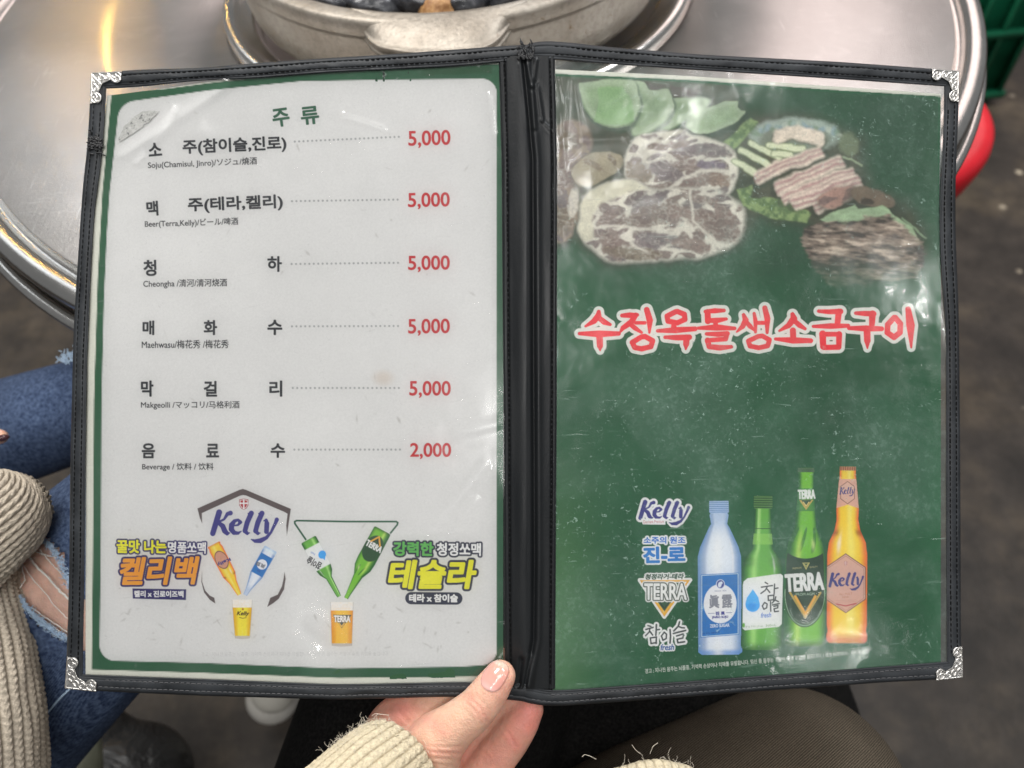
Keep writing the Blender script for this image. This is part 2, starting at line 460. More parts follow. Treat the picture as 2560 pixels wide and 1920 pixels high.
# frayed break in the binding at the left edge, and at the top of the spine
prt = []
for k in range(90):
    x0, y0 = random.uniform(220, 256), random.gauss(358, 11)
    a = random.uniform(0, 6.28); l = random.uniform(4, 13)
    xs_ = np.array([x0, x0 + l * .5 * math.cos(a) + random.uniform(-2, 2), x0 + l * math.cos(a)]); ys_ = np.array([y0, y0 + l * .5 * math.sin(a), y0 + l * .8 * math.sin(a)])
    prt.append(tube(on_menu(xs_, ys_, np.array([2.6, 3.1, 2.7]) + random.uniform(0, .6)), [.0005, .0004, .0002], 5))
for k in range(80):
    x0, y0 = random.uniform(1293, 1336), random.choice([random.uniform(108, 146), random.uniform(140, 150)])
    l = random.uniform(3, 14); a = -1.57 + random.uniform(-.5, .5)
    xs_ = np.array([x0, x0 + l * .5 * math.cos(a), x0 + l * math.cos(a) + random.uniform(-2, 2)]); ys_ = np.array([y0, y0 + l * .5 * math.sin(a), y0 + l * math.sin(a)])
    prt.append(tube(on_menu(xs_, ys_, np.array([2.9, 3.4, 3.0]) + random.uniform(0, .5)), [.0004, .0004, .0002], 5))
V, F = joined(prt); s = link('frayed_fibre', mesh_np('frayed_fibre', V, F), m_fray, cover); s['kind'] = 'stuff'


# clear sleeves
def sleeve(name, xl_f, xr_f, yt_f, yb_f, nx, ny, matl, wr):
    v = np.linspace(0, 1, ny)[:, None]; u = np.linspace(0, 1, nx)[None]
    # blended from four edges
    X = xl_f(v) * (1 - u) + xr_f(v) * u; Yt = yt_f(X); Yb = yb_f(X); Y = Yt * (1 - v) + Yb * v
    X = xl_f((Y - Yt.min()) / (Yb.max() - Yt.min())) * (1 - u) + xr_f((Y - Yt.min()) / (Yb.max() - Yt.min())) * u
    V = on_menu(X, Y, .75 + wr(X, Y)); return link(name, mesh_np(name, V.reshape(-1, 3), grid_faces(ny, nx)), matl, cover)


def pl(P, k):
    P = np.asarray(P, float); o = np.argsort(P[:, k]); return P[o, k], P[o, 1 - k]


def seg_d(X, Y, a0, a1, b0, b1):
    t_ = np.clip(((X - a0) * (b0 - a0) + (Y - a1) * (b1 - a1)) / ((b0 - a0) ** 2 + (b1 - a1) ** 2), 0, 1)
    return np.hypot(X - a0 - t_ * (b0 - a0), Y - a1 - t_ * (b1 - a1))


def wr_l(X, Y):
    h = 1.1 * (fbm(X / 210, Y / 260, 3, 21) - .5) + .16 * (fbm(X / 60, Y / 75, 3, 22) - .5)
    for a0, a1, b0, b1, am, w_ in ((560, 205, 300, 380, .7, 12), (430, 270, 380, 350, .6, 9), (505, 318, 520, 345, .45, 12), (860, 285, 960, 320, .5, 6),
                                  (1210, 1165, 1080, 1330, .55, 9), (1190, 1250, 1130, 1330, .4, 6), (1225, 235, 1235, 330, .5, 5), (335, 400, 350, 385, .5, 8), (1150, 1080, 1240, 1060, .4, 14), (780, 1560, 820, 1590, .4, 12)):
        h = h + .85 * am * np.exp(-(seg_d(X, Y, a0, a1, b0, b1) / (w_ * 1.15)) ** 2)
    return h + 0.6


def wr_r(X, Y):
    h = 1.0 * (fbm(X / 230, Y / 250, 3, 31) - .5) + .22 * (fbm(X / 55, Y / 65, 3, 32) - .5)
    for a0, a1, b0, b1, am, w_ in ((1400, 190, 1412, 250, .7, 4), (1420, 200, 1408, 330, .6, 5), (1440, 210, 1460, 345, .5, 4), (1460, 350, 1560, 345, .9, 7), (1560, 340, 1610, 390, .6, 5),
                                  (1820, 150, 1850, 240, .6, 6), (2350, 760, 2362, 870, .8, 14), (1610, 390, 1700, 320, .4, 5), (2200, 330, 2260, 300, .3, 7), (1406, 280, 1412, 420, .4, 4)):
        h = h + .28 * am * np.exp(-(seg_d(X, Y, a0, a1, b0, b1) / (w_ * 1.5)) ** 2)
    return h + 0.6


def mk_sleeve(name, IN, side, matl, wr, nx, ny):
    sx = (1244, 1262) if side == 'left' else (1396, 1386)
    ky, kx = pl(IN[side], 1)
    y0 = min(p[1] for p in IN['top']) - 2; y1 = max(p[1] for p in IN['bot']) + 2
    outer = lambda y: np.interp(y, ky, kx) + (-4 if side == 'left' else 4)
    inner = lambda y: np.interp(y, [150, 1720], [1258, 1268]) if side == 'left' else np.interp(y, [150, 1720], [1382, 1382])
    tx, ty = pl(IN['top'], 0); bx, by = pl(IN['bot'], 0)
    v = np.linspace(0, 1, ny)[:, None]; u = np.linspace(0, 1, nx)[None]
    Y = y0 + (y1 - y0) * v + 0 * u
    for _ in range(6):
        a, c = (outer(Y), inner(Y)) if side == 'left' else (inner(Y), outer(Y))
        X = a * (1 - u) + c * u
        Y = (np.interp(X, tx, ty) - 4) * (1 - v) + (np.interp(X, bx, by) + 4) * v
    V = on_menu(X, Y, 1.0 + wr(X, Y))
    o = link(name, mesh_np(name, V.reshape(-1, 3), grid_faces(ny, nx)), matl, cover)
    return o


s1 = mk_sleeve('clear_sleeve', IN_L, 'left', m_film_l, wr_l, 260, 380)
s2 = mk_sleeve('clear_sleeve', IN_R, 'right', m_film_r, wr_r, 260, 380)
s2['label'] = 'scuffed clear sleeve over the green page'
# ------------------------------------------------------------------ printed pages
class Cv:
    """flat print worked out on a fine raster, handed over to the paper mesh as colours per vertex"""
    def __init__(s, x0, y0, x1, y1, base, step=1.0):
        s.x0, s.y0, s.st = x0, y0, step
        s.nx = int((x1 - x0) / step) + 1; s.ny = int((y1 - y0) / step) + 1
        s.X, s.Y = np.meshgrid(x0 + np.arange(s.nx) * step, y0 + np.arange(s.ny) * step)
        s.rgb = np.ones((s.ny, s.nx, 3)) * np.array(base); s.cov = np.zeros((s.ny, s.nx))

    def paint(s, m, col, cov=True):
        m = np.clip(m, 0, 1); col = np.asarray(col, float)
        s.rgb = s.rgb * (1 - m[..., None]) + col * m[..., None]
        if cov: s.cov = np.maximum(s.cov, m)

    def sdf_poly(s, P):
        P = np.asarray(P, float); d = np.full(s.X.shape, 1e9); ins = np.zeros(s.X.shape, bool)
        for (ax, ay), (bx, by) in zip(P, np.roll(P, -1, 0)):
            d = np.minimum(d, seg_d(s.X, s.Y, ax, ay, bx, by))
            c = ((ay > s.Y) != (by > s.Y)); xi = (bx - ax) * (s.Y - ay) / (by - ay + 1e-12) + ax
            ins ^= c & (s.X < xi)
        return np.where(ins, -d, d)

    def poly(s, P, col, soft=.7, grow=0, op=1): s.paint(sstep(soft, -soft, s.sdf_poly(P) - grow) * op, col)

    def stroke(s, P, r, col, soft=.7, grow=0, op=1):
        d = np.full(s.X.shape, 1e9); P = np.asarray(P, float); r = np.broadcast_to(r, len(P))
        for k in range(len(P) - 1):
            ax, ay = P[k]; bx, by = P[k + 1]
            t_ = np.clip(((s.X - ax) * (bx - ax) + (s.Y - ay) * (by - ay)) / ((bx - ax) ** 2 + (by - ay) ** 2 + 1e-9), 0, 1)
            d = np.minimum(d, np.hypot(s.X - ax - t_ * (bx - ax), s.Y - ay - t_ * (by - ay)) - (r[k] * (1 - t_) + r[k + 1] * t_))
        if col is None: return d
        s.paint(sstep(soft, -soft, d - grow) * op, col)

    def ell(s, cx, cy, a, b, ang, col, soft=1., op=1, warp=0, seed=0, wf=9):
        X = s.X - cx; Y = s.Y - cy; c, n = math.cos(ang), math.sin(ang)
        u = (X * c + Y * n) / a; v = (-X * n + Y * c) / b; r = np.hypot(u, v)
        if warp: r = r + warp * (fbm(s.X / wf + seed, s.Y / wf, 3, seed) - .5)
        m = sstep(1 + soft / min(a, b), 1 - soft / min(a, b), r)
        if col is None: return m
        s.paint(m * op, col); return m

    def text(s, txt, quad, wt=0, col=(0, 0, 0), shear=0, op=1, line=None):
        """quad: left-bottom px, right-bottom px, height px; wt: stroke weight added in px"""
        m = text_mask(s, txt, quad, shear, wt)
        if line is not None: s.paint(dilate(m, line[0], s.st), line[1])
        s.paint(m * op, col); return m


def glyph_tris(txt):
    c = bpy.data.curves.new('t', 'FONT'); c.body = txt; c.size = 1; c.resolution_u = 5; c.space_character = 1.0
    o = bpy.data.objects.new('t', c); COL.objects.link(o)
    bpy.context.view_layer.update(); dg = bpy.context.evaluated_depsgraph_get(); me = bpy.data.meshes.new_from_object(o.evaluated_get(dg))
    me.calc_loop_triangles()
    V = np.zeros(len(me.vertices) * 3); me.vertices.foreach_get('co', V); V = V.reshape(-1, 3)[:, :2]
    T = np.zeros(len(me.loop_triangles) * 3, np.int32); me.loop_triangles.foreach_get('vertices', T); T = T.reshape(-1, 3)
    bpy.data.objects.remove(o); bpy.data.curves.remove(c); bpy.data.meshes.remove(me)
    return V, T


def raster(V, T, W, H):
    img = np.zeros((H, W), bool)
    for a, b_, c in V[T]:
        x0, x1 = int(max(0, math.floor(min(a[0], b_[0], c[0])))), int(min(W, math.ceil(max(a[0], b_[0], c[0])) + 1))
        y0, y1 = int(max(0, math.floor(min(a[1], b_[1], c[1])))), int(min(H, math.ceil(max(a[1], b_[1], c[1])) + 1))
        if x1 <= x0 or y1 <= y0: continue
        X = np.arange(x0, x1)[None] + .5; Y = np.arange(y0, y1)[:, None] + .5
        ar = (b_[0] - a[0]) * (c[1] - a[1]) - (b_[1] - a[1]) * (c[0] - a[0])
        if abs(ar) < 1e-9: continue
        e0 = ((b_[0] - a[0]) * (Y - a[1]) - (b_[1] - a[1]) * (X - a[0])) / ar
        e1 = ((c[0] - b_[0]) * (Y - b_[1]) - (c[1] - b_[1]) * (X - b_[0])) / ar
        e2 = ((a[0] - c[0]) * (Y - c[1]) - (a[1] - c[1]) * (X - c[0])) / ar
        img[y0:y1, x0:x1] |= (e0 >= -1e-6) & (e1 >= -1e-6) & (e2 >= -1e-6)
    return img


SS = 3


def dilate(m, r, st):
    n = r / st; k = int(math.ceil(n)); out = m.copy()
    for dy in range(-k, k + 1):
        for dx in range(-k, k + 1):
            w_ = np.clip(n + .5 - math.hypot(dx, dy), 0, 1)
            if w_ <= 0: continue
            sh = np.zeros_like(m); ys0, ys1 = max(0, dy), min(m.shape[0], m.shape[0] + dy); xs0, xs1 = max(0, dx), min(m.shape[1], m.shape[1] + dx)
            sh[ys0:ys1, xs0:xs1] = m[ys0 - dy:ys1 - dy, xs0 - dx:xs1 - dx]
            out = np.maximum(out, sh * w_)
    return out


def text_mask(cv, txt, quad, shear=0, wt=0):
    V, T = glyph_tris(txt); (lx, ly), (rx, ry), hgt = quad
    V = V.copy(); V[:, 0] += shear * V[:, 1]
    mn, mx = V.min(0), V.max(0); u = (V[:, 0] - mn[0]) / (mx[0] - mn[0]); v = (V[:, 1] - mn[1]) / (mx[1] - mn[1])
    ex = np.array([rx - lx, ry - ly], float); L = np.hypot(*ex); ey = np.array([ex[1], -ex[0]]) / L * hgt
    u0 = wt / L; v0 = wt / hgt; u = u0 + u * (1 - 2 * u0); v = v0 + v * (1 - 2 * v0)
    P = np.array([lx, ly]) + u[:, None] * ex + v[:, None] * ey
    mx0, mx1 = P[:, 0].min() - wt - 3, P[:, 0].max() + wt + 3; my0, my1 = P[:, 1].min() - wt - 3, P[:, 1].max() + wt + 3
    ix0 = max(0, int((mx0 - cv.x0) / cv.st)); ix1 = min(cv.nx, int((mx1 - cv.x0) / cv.st) + 2)
    iy0 = max(0, int((my0 - cv.y0) / cv.st)); iy1 = min(cv.ny, int((my1 - cv.y0) / cv.st) + 2)
    W, H = (ix1 - ix0) * SS, (iy1 - iy0) * SS
    Q = (P - np.array([cv.x0, cv.y0])) / cv.st - np.array([ix0, iy0]) + .5
    img = raster(Q * SS, T, W, H).astype(float)
    if wt > 0: img = dilate(img, wt * SS / cv.st, 1)
    img = img.reshape(iy1 - iy0, SS, ix1 - ix0, SS).mean((1, 3))
    out = np.zeros(cv.X.shape); out[iy0:iy1, ix0:ix1] = img; return out


def patch(name, cv, parent, lift, everything=False, label=None):
    V = on_menu(cv.X, cv.Y, lift).reshape(-1, 3); k = None
    if not everything:
        c = cv.cov > .02; k = (c[:-1, :-1] | c[1:, :-1] | c[:-1, 1:] | c[1:, 1:]) & inside_frame(cv.X, cv.Y)[:-1, :-1]
    F = grid_faces(cv.ny, cv.nx, keep=k); C = np.c_[cv.rgb.reshape(-1, 3), np.ones(len(V))]
    V, F, C = compact(V, F, C); me = mesh_np(name, V, F)
    ca = me.color_attributes.new('ink', 'FLOAT_COLOR', 'POINT'); ca.data.foreach_set('color', C.astype(np.float32).ravel())
    o = link(name, me, m_print, parent)
    if label: o['label'] = label
    return o


def link_sheet(cv, parent):
    V = on_menu(cv.X, cv.Y, 0.2); ok = inside_frame(cv.X, cv.Y); k = ok[:-1, :-1] & ok[1:, 1:]
    w_ = np.abs(cv.X[:-1, 1:] - cv.X[:-1, :-1]) > .02; h_ = np.abs(cv.Y[1:, 1:] - cv.Y[:-1, 1:]) > .02
    F = grid_faces(cv.ny, cv.nx, keep=k & w_ & h_); C = np.c_[cv.rgb.reshape(-1, 3), np.ones(cv.X.size)]
    V, F, C = compact(V.reshape(-1, 3), F, C); me = mesh_np('paper_sheet', V, F)
    ca = me.color_attributes.new('ink', 'FLOAT_COLOR', 'POINT'); ca.data.foreach_set('color', C.astype(np.float32).ravel())
    return link('paper_sheet', me, m_print, parent)


WHITE = np.array(alb(203, 203, 202)); MARG = np.array(alb(214, 214, 203)); GREEN = np.array(alb(34, 84, 56))
INK = alb(42, 45, 50, 1.0); RED = alb(176, 36, 42); GREYDOT = alb(150, 152, 152)

page_l = thing('menu_page', 'white drinks price page with a green border in the left side of the open menu', 'menu page', tuple(on_menu(750, 940, 0)))
page_r = thing('menu_page', 'green page with meat photograph and drink bottles in the right side of the menu', 'menu page', tuple(on_menu(1870, 940, 0)))

# --- left base sheet
cv = Cv(214, 150, 1262, 1712, MARG, 3.0)
cv.Y = np.maximum(cv.Y, np.where(cv.X < 640, np.interp(cv.X, [214, 269, 405, 520, 640], [246, 239, 222, 205, 190]), 0)); cv.X = np.maximum(cv.X, np.interp(cv.Y, [200, 240, 480, 700, 1400, 1712], [268, 268, 240, 222, 205, 200])); cv.X = np.minimum(cv.X, 1258)
X, Y = cv.X, cv.Y
gl_ = np.interp(Y, [200, 231, 480, 700, 1000, 1400, 1674], [280, 279, 256, 244, 235, 232, 229]); gt = np.interp(X, [230, 279, 405, 535, 800, 1240], [235, 231, 223, 206, 176, 160]); gb = np.interp(X, [229, 500, 847, 1140, 1262], [1674, 1682, 1695, 1692, 1690])
cv.paint(sstep(-1.2, 1.2, X - gl_) * sstep(-1.2, 1.2, Y - gt) * sstep(1.2, -1.2, Y - gb), GREEN * (1 + .25 * (fbm(X / 90, Y / 200, 3, 3)[..., None] - .5)), False)
wl_ = np.interp(Y, [250, 289, 480, 585, 744, 1000, 1400, 1613], [299, 295, 274, 267, 260, 254, 252, 249]); wt_ = np.interp(X, [250, 336, 521, 752, 984, 1204, 1242], [258, 252, 226, 203, 199, 197, 196])
wb_ = np.interp(X, [249, 285, 500, 847, 1140, 1211], [1651, 1652, 1657, 1671, 1667, 1663]); wr_ = 1242.0 + 0 * X
R0 = 38.0
qx = np.maximum(np.maximum(wl_ + R0 - X, X - wr_ + R0), 0); qy = np.maximum(np.maximum(wt_ + R0 - Y, Y - wb_ + R0), 0)
d = np.where((qx > 0) | (qy > 0), np.hypot(qx, qy) - R0, -R0)
panel = sstep(1.2, -1.2, d)
dirt = .985 + .03 * (fbm(X / 120, Y / 120, 3, 5) - .5)
cv.paint(panel, WHITE * dirt[..., None], False)
link_sheet(cv, page_l)
# backing sheet (the back of the folder leaf behind the paper)
for nm, x0, x1, xs_, y0 in (('backing_sheet', 222, 1258, 1, 262), ('backing_sheet', 1386, 2352, 1, 262)):
    xx, yy = np.meshgrid(np.linspace(x0, x1, 60), np.linspace(y0, 1690, 80))
    xx = np.maximum(xx, np.interp(yy, [240, 480, 700, 1400, 1712], [275, 248, 232, 215, 212])); V = on_menu(xx, yy, -.5)
    link(nm, mesh_np(nm, V.reshape(-1, 3), grid_faces(80, 60)), m_paper_back, page_l if x0 < 500 else page_r)

LW = lambda: WHITE
# damage on the border print (lamination peeled off, darker green chips)
cv = Cv(900, 150, 1250, 215, GREEN, 1.0)
n = fbm(cv.X / 22, cv.Y / 9, 4, 40); band = sstep(3, -3, np.abs(cv.Y - np.interp(cv.X, [1040, 1245], [180, 174])) - 9 - 9 * (n - .5)) * sstep(1035, 1075, cv.X) * sstep(1232, 1226, cv.X)
n2 = fbm(cv.X / 6, cv.Y / 20, 3, 41); crack = sstep(.72, .78, n2) * sstep(930, 950, cv.X) * sstep(1050, 1020, cv.X) * sstep(14, 10, np.abs(cv.Y - 190))
cv.paint(band, np.array(alb(22, 72, 40))); cv.paint(crack, np.array(alb(25, 40, 30)))
patch('chipped_border_print', cv, page_l, .26)
cv = Cv(800, 1655, 1245, 1705, GREEN, 1.0)
n = fbm(cv.X / 12, cv.Y / 12, 4, 44) - .5
for P in (((975, 1693), (985, 1687), (992, 1685), (1004, 1684), (1015, 1688), (1016, 1696), (975, 1696)), ((1065, 1690), (1070, 1684), (1090, 1683), (1110, 1680), (1118, 1672), (1126, 1669), (1136, 1676), (1137, 1693), (1080, 1694)), ((833, 1686), (838, 1677), (852, 1672), (848, 1682)), ((920, 1674), (935, 1675), (932, 1679))):
    cv.paint(sstep(.8, -.8, cv.sdf_poly(P) + n * 5), np.array(alb(30, 84, 44)))
patch('chipped_border_print', cv, page_l, .26)


def line_text(name, txt, quad, wt, col, shear=0, op=1.0, pad=4, extra=None, parent=None, base=WHITE, lift=.30, label=None):
    (lx, ly), (rx, ry), hg = quad
    c = Cv(math.floor(min(lx, rx) - pad - hg * .1), math.floor(min(ly, ry) - hg - pad), max(lx, rx) + pad, max(ly, ry) + pad, base, 1.0)
    dirt = .985 + .03 * (fbm(c.X / 120, c.Y / 120, 3, 5) - .5); c.rgb *= dirt[..., None]
    c.text(txt, quad, wt, col, shear, op)
    return patch(name, c, parent or page_l, lift, label=label)


HEADG = alb(38, 84, 62)
line_text('heading_character', '주', ((684, 320), (727, 314), 47), 1.7, HEADG)
line_text('heading_character', '류', ((754, 314), (800, 309), 46), 1.7, HEADG)
ROWS = [
    ([('소', (372, 392), (406, 389), 34), ('주(참이슬,진로)', (457, 391), (717, 380), 42)], ((737, 354), (997, 342)), ('5,000', (1021, 371), (1127, 368), 44), ('Soju(Chamisul, Jinro)/ソジュ/燒酒', (370, 425), (643, 414), 22)),
    ([('맥', (367, 541), (397, 539), 38), ('주(테라,켈리)', (470, 535), (708, 526), 41)], ((730, 503), (994, 499)), ('5,000', (1020, 524), (1125, 522), 42), ('Beer(Terra,Kelly)/ビール/啤酒', (362, 572), (596, 565), 22)),
    ([('청', (359, 691), (392, 690), 41), ('하', (668, 680), (705, 680), 40)], ((729, 660), (995, 657)), ('5,000', (1020, 681), (1125, 680), 42), ('Cheongha /清河/清河烧酒', (358, 722), (568, 719), 23)),
    ([('매', (356, 838), (386, 838), 37), ('화', (509, 838), (543, 838), 38), ('수', (668, 838), (706, 838), 39)], ((730, 816), (995, 815)), ('5,000', (1020, 840), (1125, 839), 43), ('Maehwasu/梅花秀 /梅花秀', (354, 872), (572, 871), 22)),
    ([('막', (352, 992), (384, 992), 41), ('걸', (509, 992), (543, 992), 40), ('리', (673, 992), (706, 992), 41)], ((732, 970), (997, 970)), ('5,000', (1023, 995), (1127, 995), 43), ('Makgeolli /マッコリ/马格利酒', (352, 1024), (599, 1024), 22)),
    ([('음', (354, 1146), (388, 1146), 38), ('료', (515, 1144), (548, 1144), 35), ('수', (676, 1145), (713, 1145), 37)], ((736, 1124), (1000, 1124)), ('2,000', (1025, 1148), (1128, 1148), 41), ('Beverage / 饮料 / 饮料', (355, 1178), (534, 1178), 21)),
]
for names, (da, db), pr, sub in ROWS:
    for t_, a, b_, hg in names: line_text('item_name', t_, (a, b_, hg), 1.5, INK)
    c = Cv(da[0] - 6, min(da[1], db[1]) - 6, db[0] + 6, max(da[1], db[1]) + 6, WHITE, 1.0)
    c.rgb *= (.985 + .03 * (fbm(c.X / 120, c.Y / 120, 3, 5) - .5))[..., None]
    for q in np.linspace(0, 1, 25):
        c.paint(sstep(.8, -.8, np.hypot(c.X - da[0] - q * (db[0] - da[0]), c.Y - da[1] - q * (db[1] - da[1])) - 2.7), GREYDOT)
    patch('dotted_leader', c, page_l, .30)
    line_text('price', pr[0], (pr[1], pr[2], pr[3]), 1.15, RED)
    line_text('item_translation', sub[0], (sub[1], sub[2], sub[3]), .5, alb(46, 48, 52, 1.0))
c = Cv(495, 1622, 980, 1652, WHITE, 1.5)
c.text('경고 : 지나친 음주는 뇌졸중, 기억력 손상이나 치매를 유발합니다. 임신 중 음주는 기형아 출생 위험을 높입니다.', ((503, 1642), (972, 1640), 12), .3, alb(165, 165, 165), 0, .6)
patch('small_print', c, page_l, .30)

NAVY = np.array(alb(40, 36, 92)); DNAVY = np.array(alb(40, 44, 62)); YEL = np.array(alb(232, 214, 40)); ORG = np.array(alb(238, 150, 48)); KBLUE = np.array(alb(56, 54, 122)); TGREEN = np.array(alb(40, 84, 62)); OFFW = np.array(alb(226, 226, 226))


def kelly(c, bl, br, hg, col, line=None, desc=.30, wt=None, tilt=.22):
    """the slanted two-weight Kelly wordmark, drawn stroke by stroke in a unit box and mapped to the page"""
    bl = np.array(bl, float); br = np.array(br, float); ex = (br - bl); L = np.hypot(*ex); ey = np.array([ex[1], -ex[0]]) / L * hg
    def Q(P): return [tuple(bl + (x + 0) * ex + y * ey) for x, y in P]
    S = [([(.115, 1.0), (.02, .02)], (.055, .050)), ([(.10, .98), (.14, .98)], (.02, .02)), ([(.285, .97), (.24, .93), (.19, .68), (.075, .50)], (.045, .035, .022, .02)), ([(.105, .52), (.17, .36), (.20, .14), (.235, .03), (.275, .05)], (.035, .048, .05, .04, .012)),
         ([(.315, .37), (.40, .42), (.435, .55), (.40, .66), (.345, .60), (.305, .42), (.30, .22), (.34, .06), (.40, .04), (.45, .13)], (.012, .02, .035, .025, .035, .05, .05, .042, .03, .010)),
         ([(.60, .97), (.54, .55), (.505, .15), (.54, .03), (.575, .06)], (.048, .048, .045, .03, .01)), ([(.555, .95), (.60, .99)], (.015, .02)),
         ([(.76, .97), (.70, .55), (.665, .15), (.70, .03), (.735, .06)], (.048, .048, .045, .03, .01)), ([(.715, .95), (.76, .99)], (.015, .02)),
         ([(.79, .62), (.825, .66), (.835, .50), (.83, .12)], (.012, .028, .045, .045)),
         ([(.985, .68), (.965, .52), (.90, .10), (.83, -.16), (.74, -.30), (.66, -.32), (.60, -.24)], (.04, .032, .024, .034, .046, .034, .010))]
    k = L * (1 if wt is None else wt)
    if line is not None:
        for P, r in S: c.stroke(Q(P), np.array(r) * k, line[1], grow=line[0])
    for P, r in S: c.stroke(Q(P), np.array(r) * k * .82, col)


def shield(c, cx, cy, w_, h_):
    P = [(cx - w_ / 2, cy - h_ * .42), (cx, cy - h_ / 2), (cx + w_ / 2, cy - h_ * .42), (cx + w_ / 2, cy + h_ * .1), (cx + w_ * .3, cy + h_ * .38), (cx, cy + h_ / 2), (cx - w_ * .3, cy + h_ * .38), (cx - w_ / 2, cy + h_ * .1)]
    c.poly(P, alb(150, 52, 58)); c.poly(P, OFFW, grow=-w_ * .08); c.poly(P, alb(160, 45, 52), grow=-w_ * .14)
    c.stroke([(cx, cy - h_ * .4), (cx, cy + h_ * .4)], w_ * .07, OFFW); c.stroke([(cx - w_ * .4, cy - h_ * .08), (cx + w_ * .4, cy - h_ * .08)], w_ * .07, OFFW)


def bottle(c, A, B, prof, colf, soft=.8):
    """A: mouth, B: base (px); prof: (t, half width px); colf(s, t) -> rgb"""
    A = np.array(A, float); B = np.array(B, float); ax = B - A; L = np.hypot(*ax); ax /= L
    t = ((c.X - A[0]) * ax[0] + (c.Y - A[1]) * ax[1]) / L; pn = -(c.X - A[0]) * ax[1] + (c.Y - A[1]) * ax[0]; pn = -pn * -1
    pn = (c.X - A[0]) * ax[1] * -1 + (c.Y - A[1]) * ax[0]
    pn = -pn                                   # positive to the reader's right for an upright bottle
    hw = np.interp(t, [p[0] for p in prof], [p[1] for p in prof]); rnd = np.clip((t - .985) / .015, 0, 1) * hw * .12
    m = sstep(soft, -soft, np.abs(pn) - hw + rnd) * sstep(-soft / L, soft / L, t) * sstep(1 + soft / L, 1 - soft / L, t)
    s_ = np.clip(pn / np.maximum(hw, 1e-3), -1, 1); c.paint(m, colf(s_, t, c)); return s_, t, m, pn, hw


def lerp3(a, b_, m): return np.asarray(a) * (1 - m[..., None]) + np.asarray(b_) * m[..., None]


def chevron(c, cx, y0, w_, h_, r, col):
    c.stroke([(cx - w_, y0), (cx, y0 + h_), (cx + w_, y0)], r, col)


JB = alb(150, 186, 222); JBL = alb(38, 108, 172)
SG = alb(88, 158, 62); TG = alb(72, 152, 48); AM = alb(248, 170, 40)


def c_jinro(s_, t, c):
    e = sstep(.45, 1.0, np.abs(s_)); base = lerp3(alb(205, 210, 220), alb(104, 138, 184), e)
    base = lerp3(base, alb(150, 172, 204), .6 * sstep(.25, .1, t)); base = lerp3(base, alb(92, 140, 200), sstep(.955, .985, t) * .8)
    base = lerp3(base, alb(240, 244, 250), .6 * np.exp(-((s_ - .62) / .06) ** 2) * sstep(.2, .3, t) * sstep(.9, .8, t)); base = lerp3(base, alb(112, 130, 166), .35 * np.exp(-((s_ + .72) / .10) ** 2)); base = lerp3(base, alb(228, 232, 240), .7 * np.exp(-((s_ + .1) / .25) ** 2) * sstep(.15, .3, t)); return base


def c_soju(s_, t, c):
    e = sstep(.5, 1.0, np.abs(s_)); base = lerp3(alb(98, 162, 66), alb(26, 88, 38), e)
    base = lerp3(base, alb(230, 244, 214), .75 * np.exp(-((s_ - .6) / .05) ** 2) * np.exp(-((t - .44) / .05) ** 2)); base = lerp3(base, alb(190, 226, 160), .6 * np.exp(-((s_ + .55) / .07) ** 2) * sstep(.12, .1, np.abs(t - .18))); base = lerp3(base, alb(20, 74, 34), .8 * sstep(.88, 1., np.abs(s_))); base = lerp3(base, alb(170, 214, 130), .7 * np.exp(-((s_ + .42) / .16) ** 2)); base = lerp3(base, alb(36, 92, 40), sstep(.94, 1.0, t) * .8)
    base = lerp3(base, alb(30, 74, 36), sstep(.405, .43, t + .03 * np.abs(s_)) * sstep(.475, .44, t) * .35 * sstep(.2, .7, np.abs(s_))); return base


def c_terra(s_, t, c):
    e = sstep(.45, 1.0, np.abs(s_ - .1)); base = lerp3(alb(112, 176, 50), alb(20, 88, 36), e)
    tw = np.sin((s_ * 9 + (t - .3) * 26)) * sstep(.30, .36, t) * sstep(.52, .44, t); base = lerp3(base, alb(26, 92, 36), .7 * sstep(.35, .8, tw))
    base = lerp3(base, alb(26, 96, 38), .5 * sstep(.9, 1., np.abs(s_))); base = lerp3(base, alb(206, 240, 150), .7 * np.exp(-((s_ - .45) / .10) ** 2) * np.exp(-((t - .43) / .03) ** 2)); base = lerp3(base, alb(196, 226, 110), .65 * np.exp(-((s_ + .35) / .14) ** 2) * sstep(.3, .45, t)); base = lerp3(base, alb(38, 84, 36), sstep(.95, 1.0, t) * .8); return base


def c_kelly(s_, t, c):
    e = sstep(.55, 1.0, np.abs(s_)); base = lerp3(alb(244, 190, 50), alb(222, 106, 48), e)
    base = lerp3(base, alb(255, 226, 120), .6 * np.exp(-((s_ - .2) / .25) ** 2)); base = lerp3(base, alb(190, 76, 40), sstep(.93, .985, t) * .7)
    base = lerp3(base, alb(120, 52, 30), .6 * np.exp(-((t - .375) / .02) ** 2) * sstep(.45, .75, np.abs(s_))); base = lerp3(base, alb(255, 244, 214), .8 * np.exp(-((s_ + .45) / .10) ** 2) * np.exp(-((t - .44) / .05) ** 2)); return base


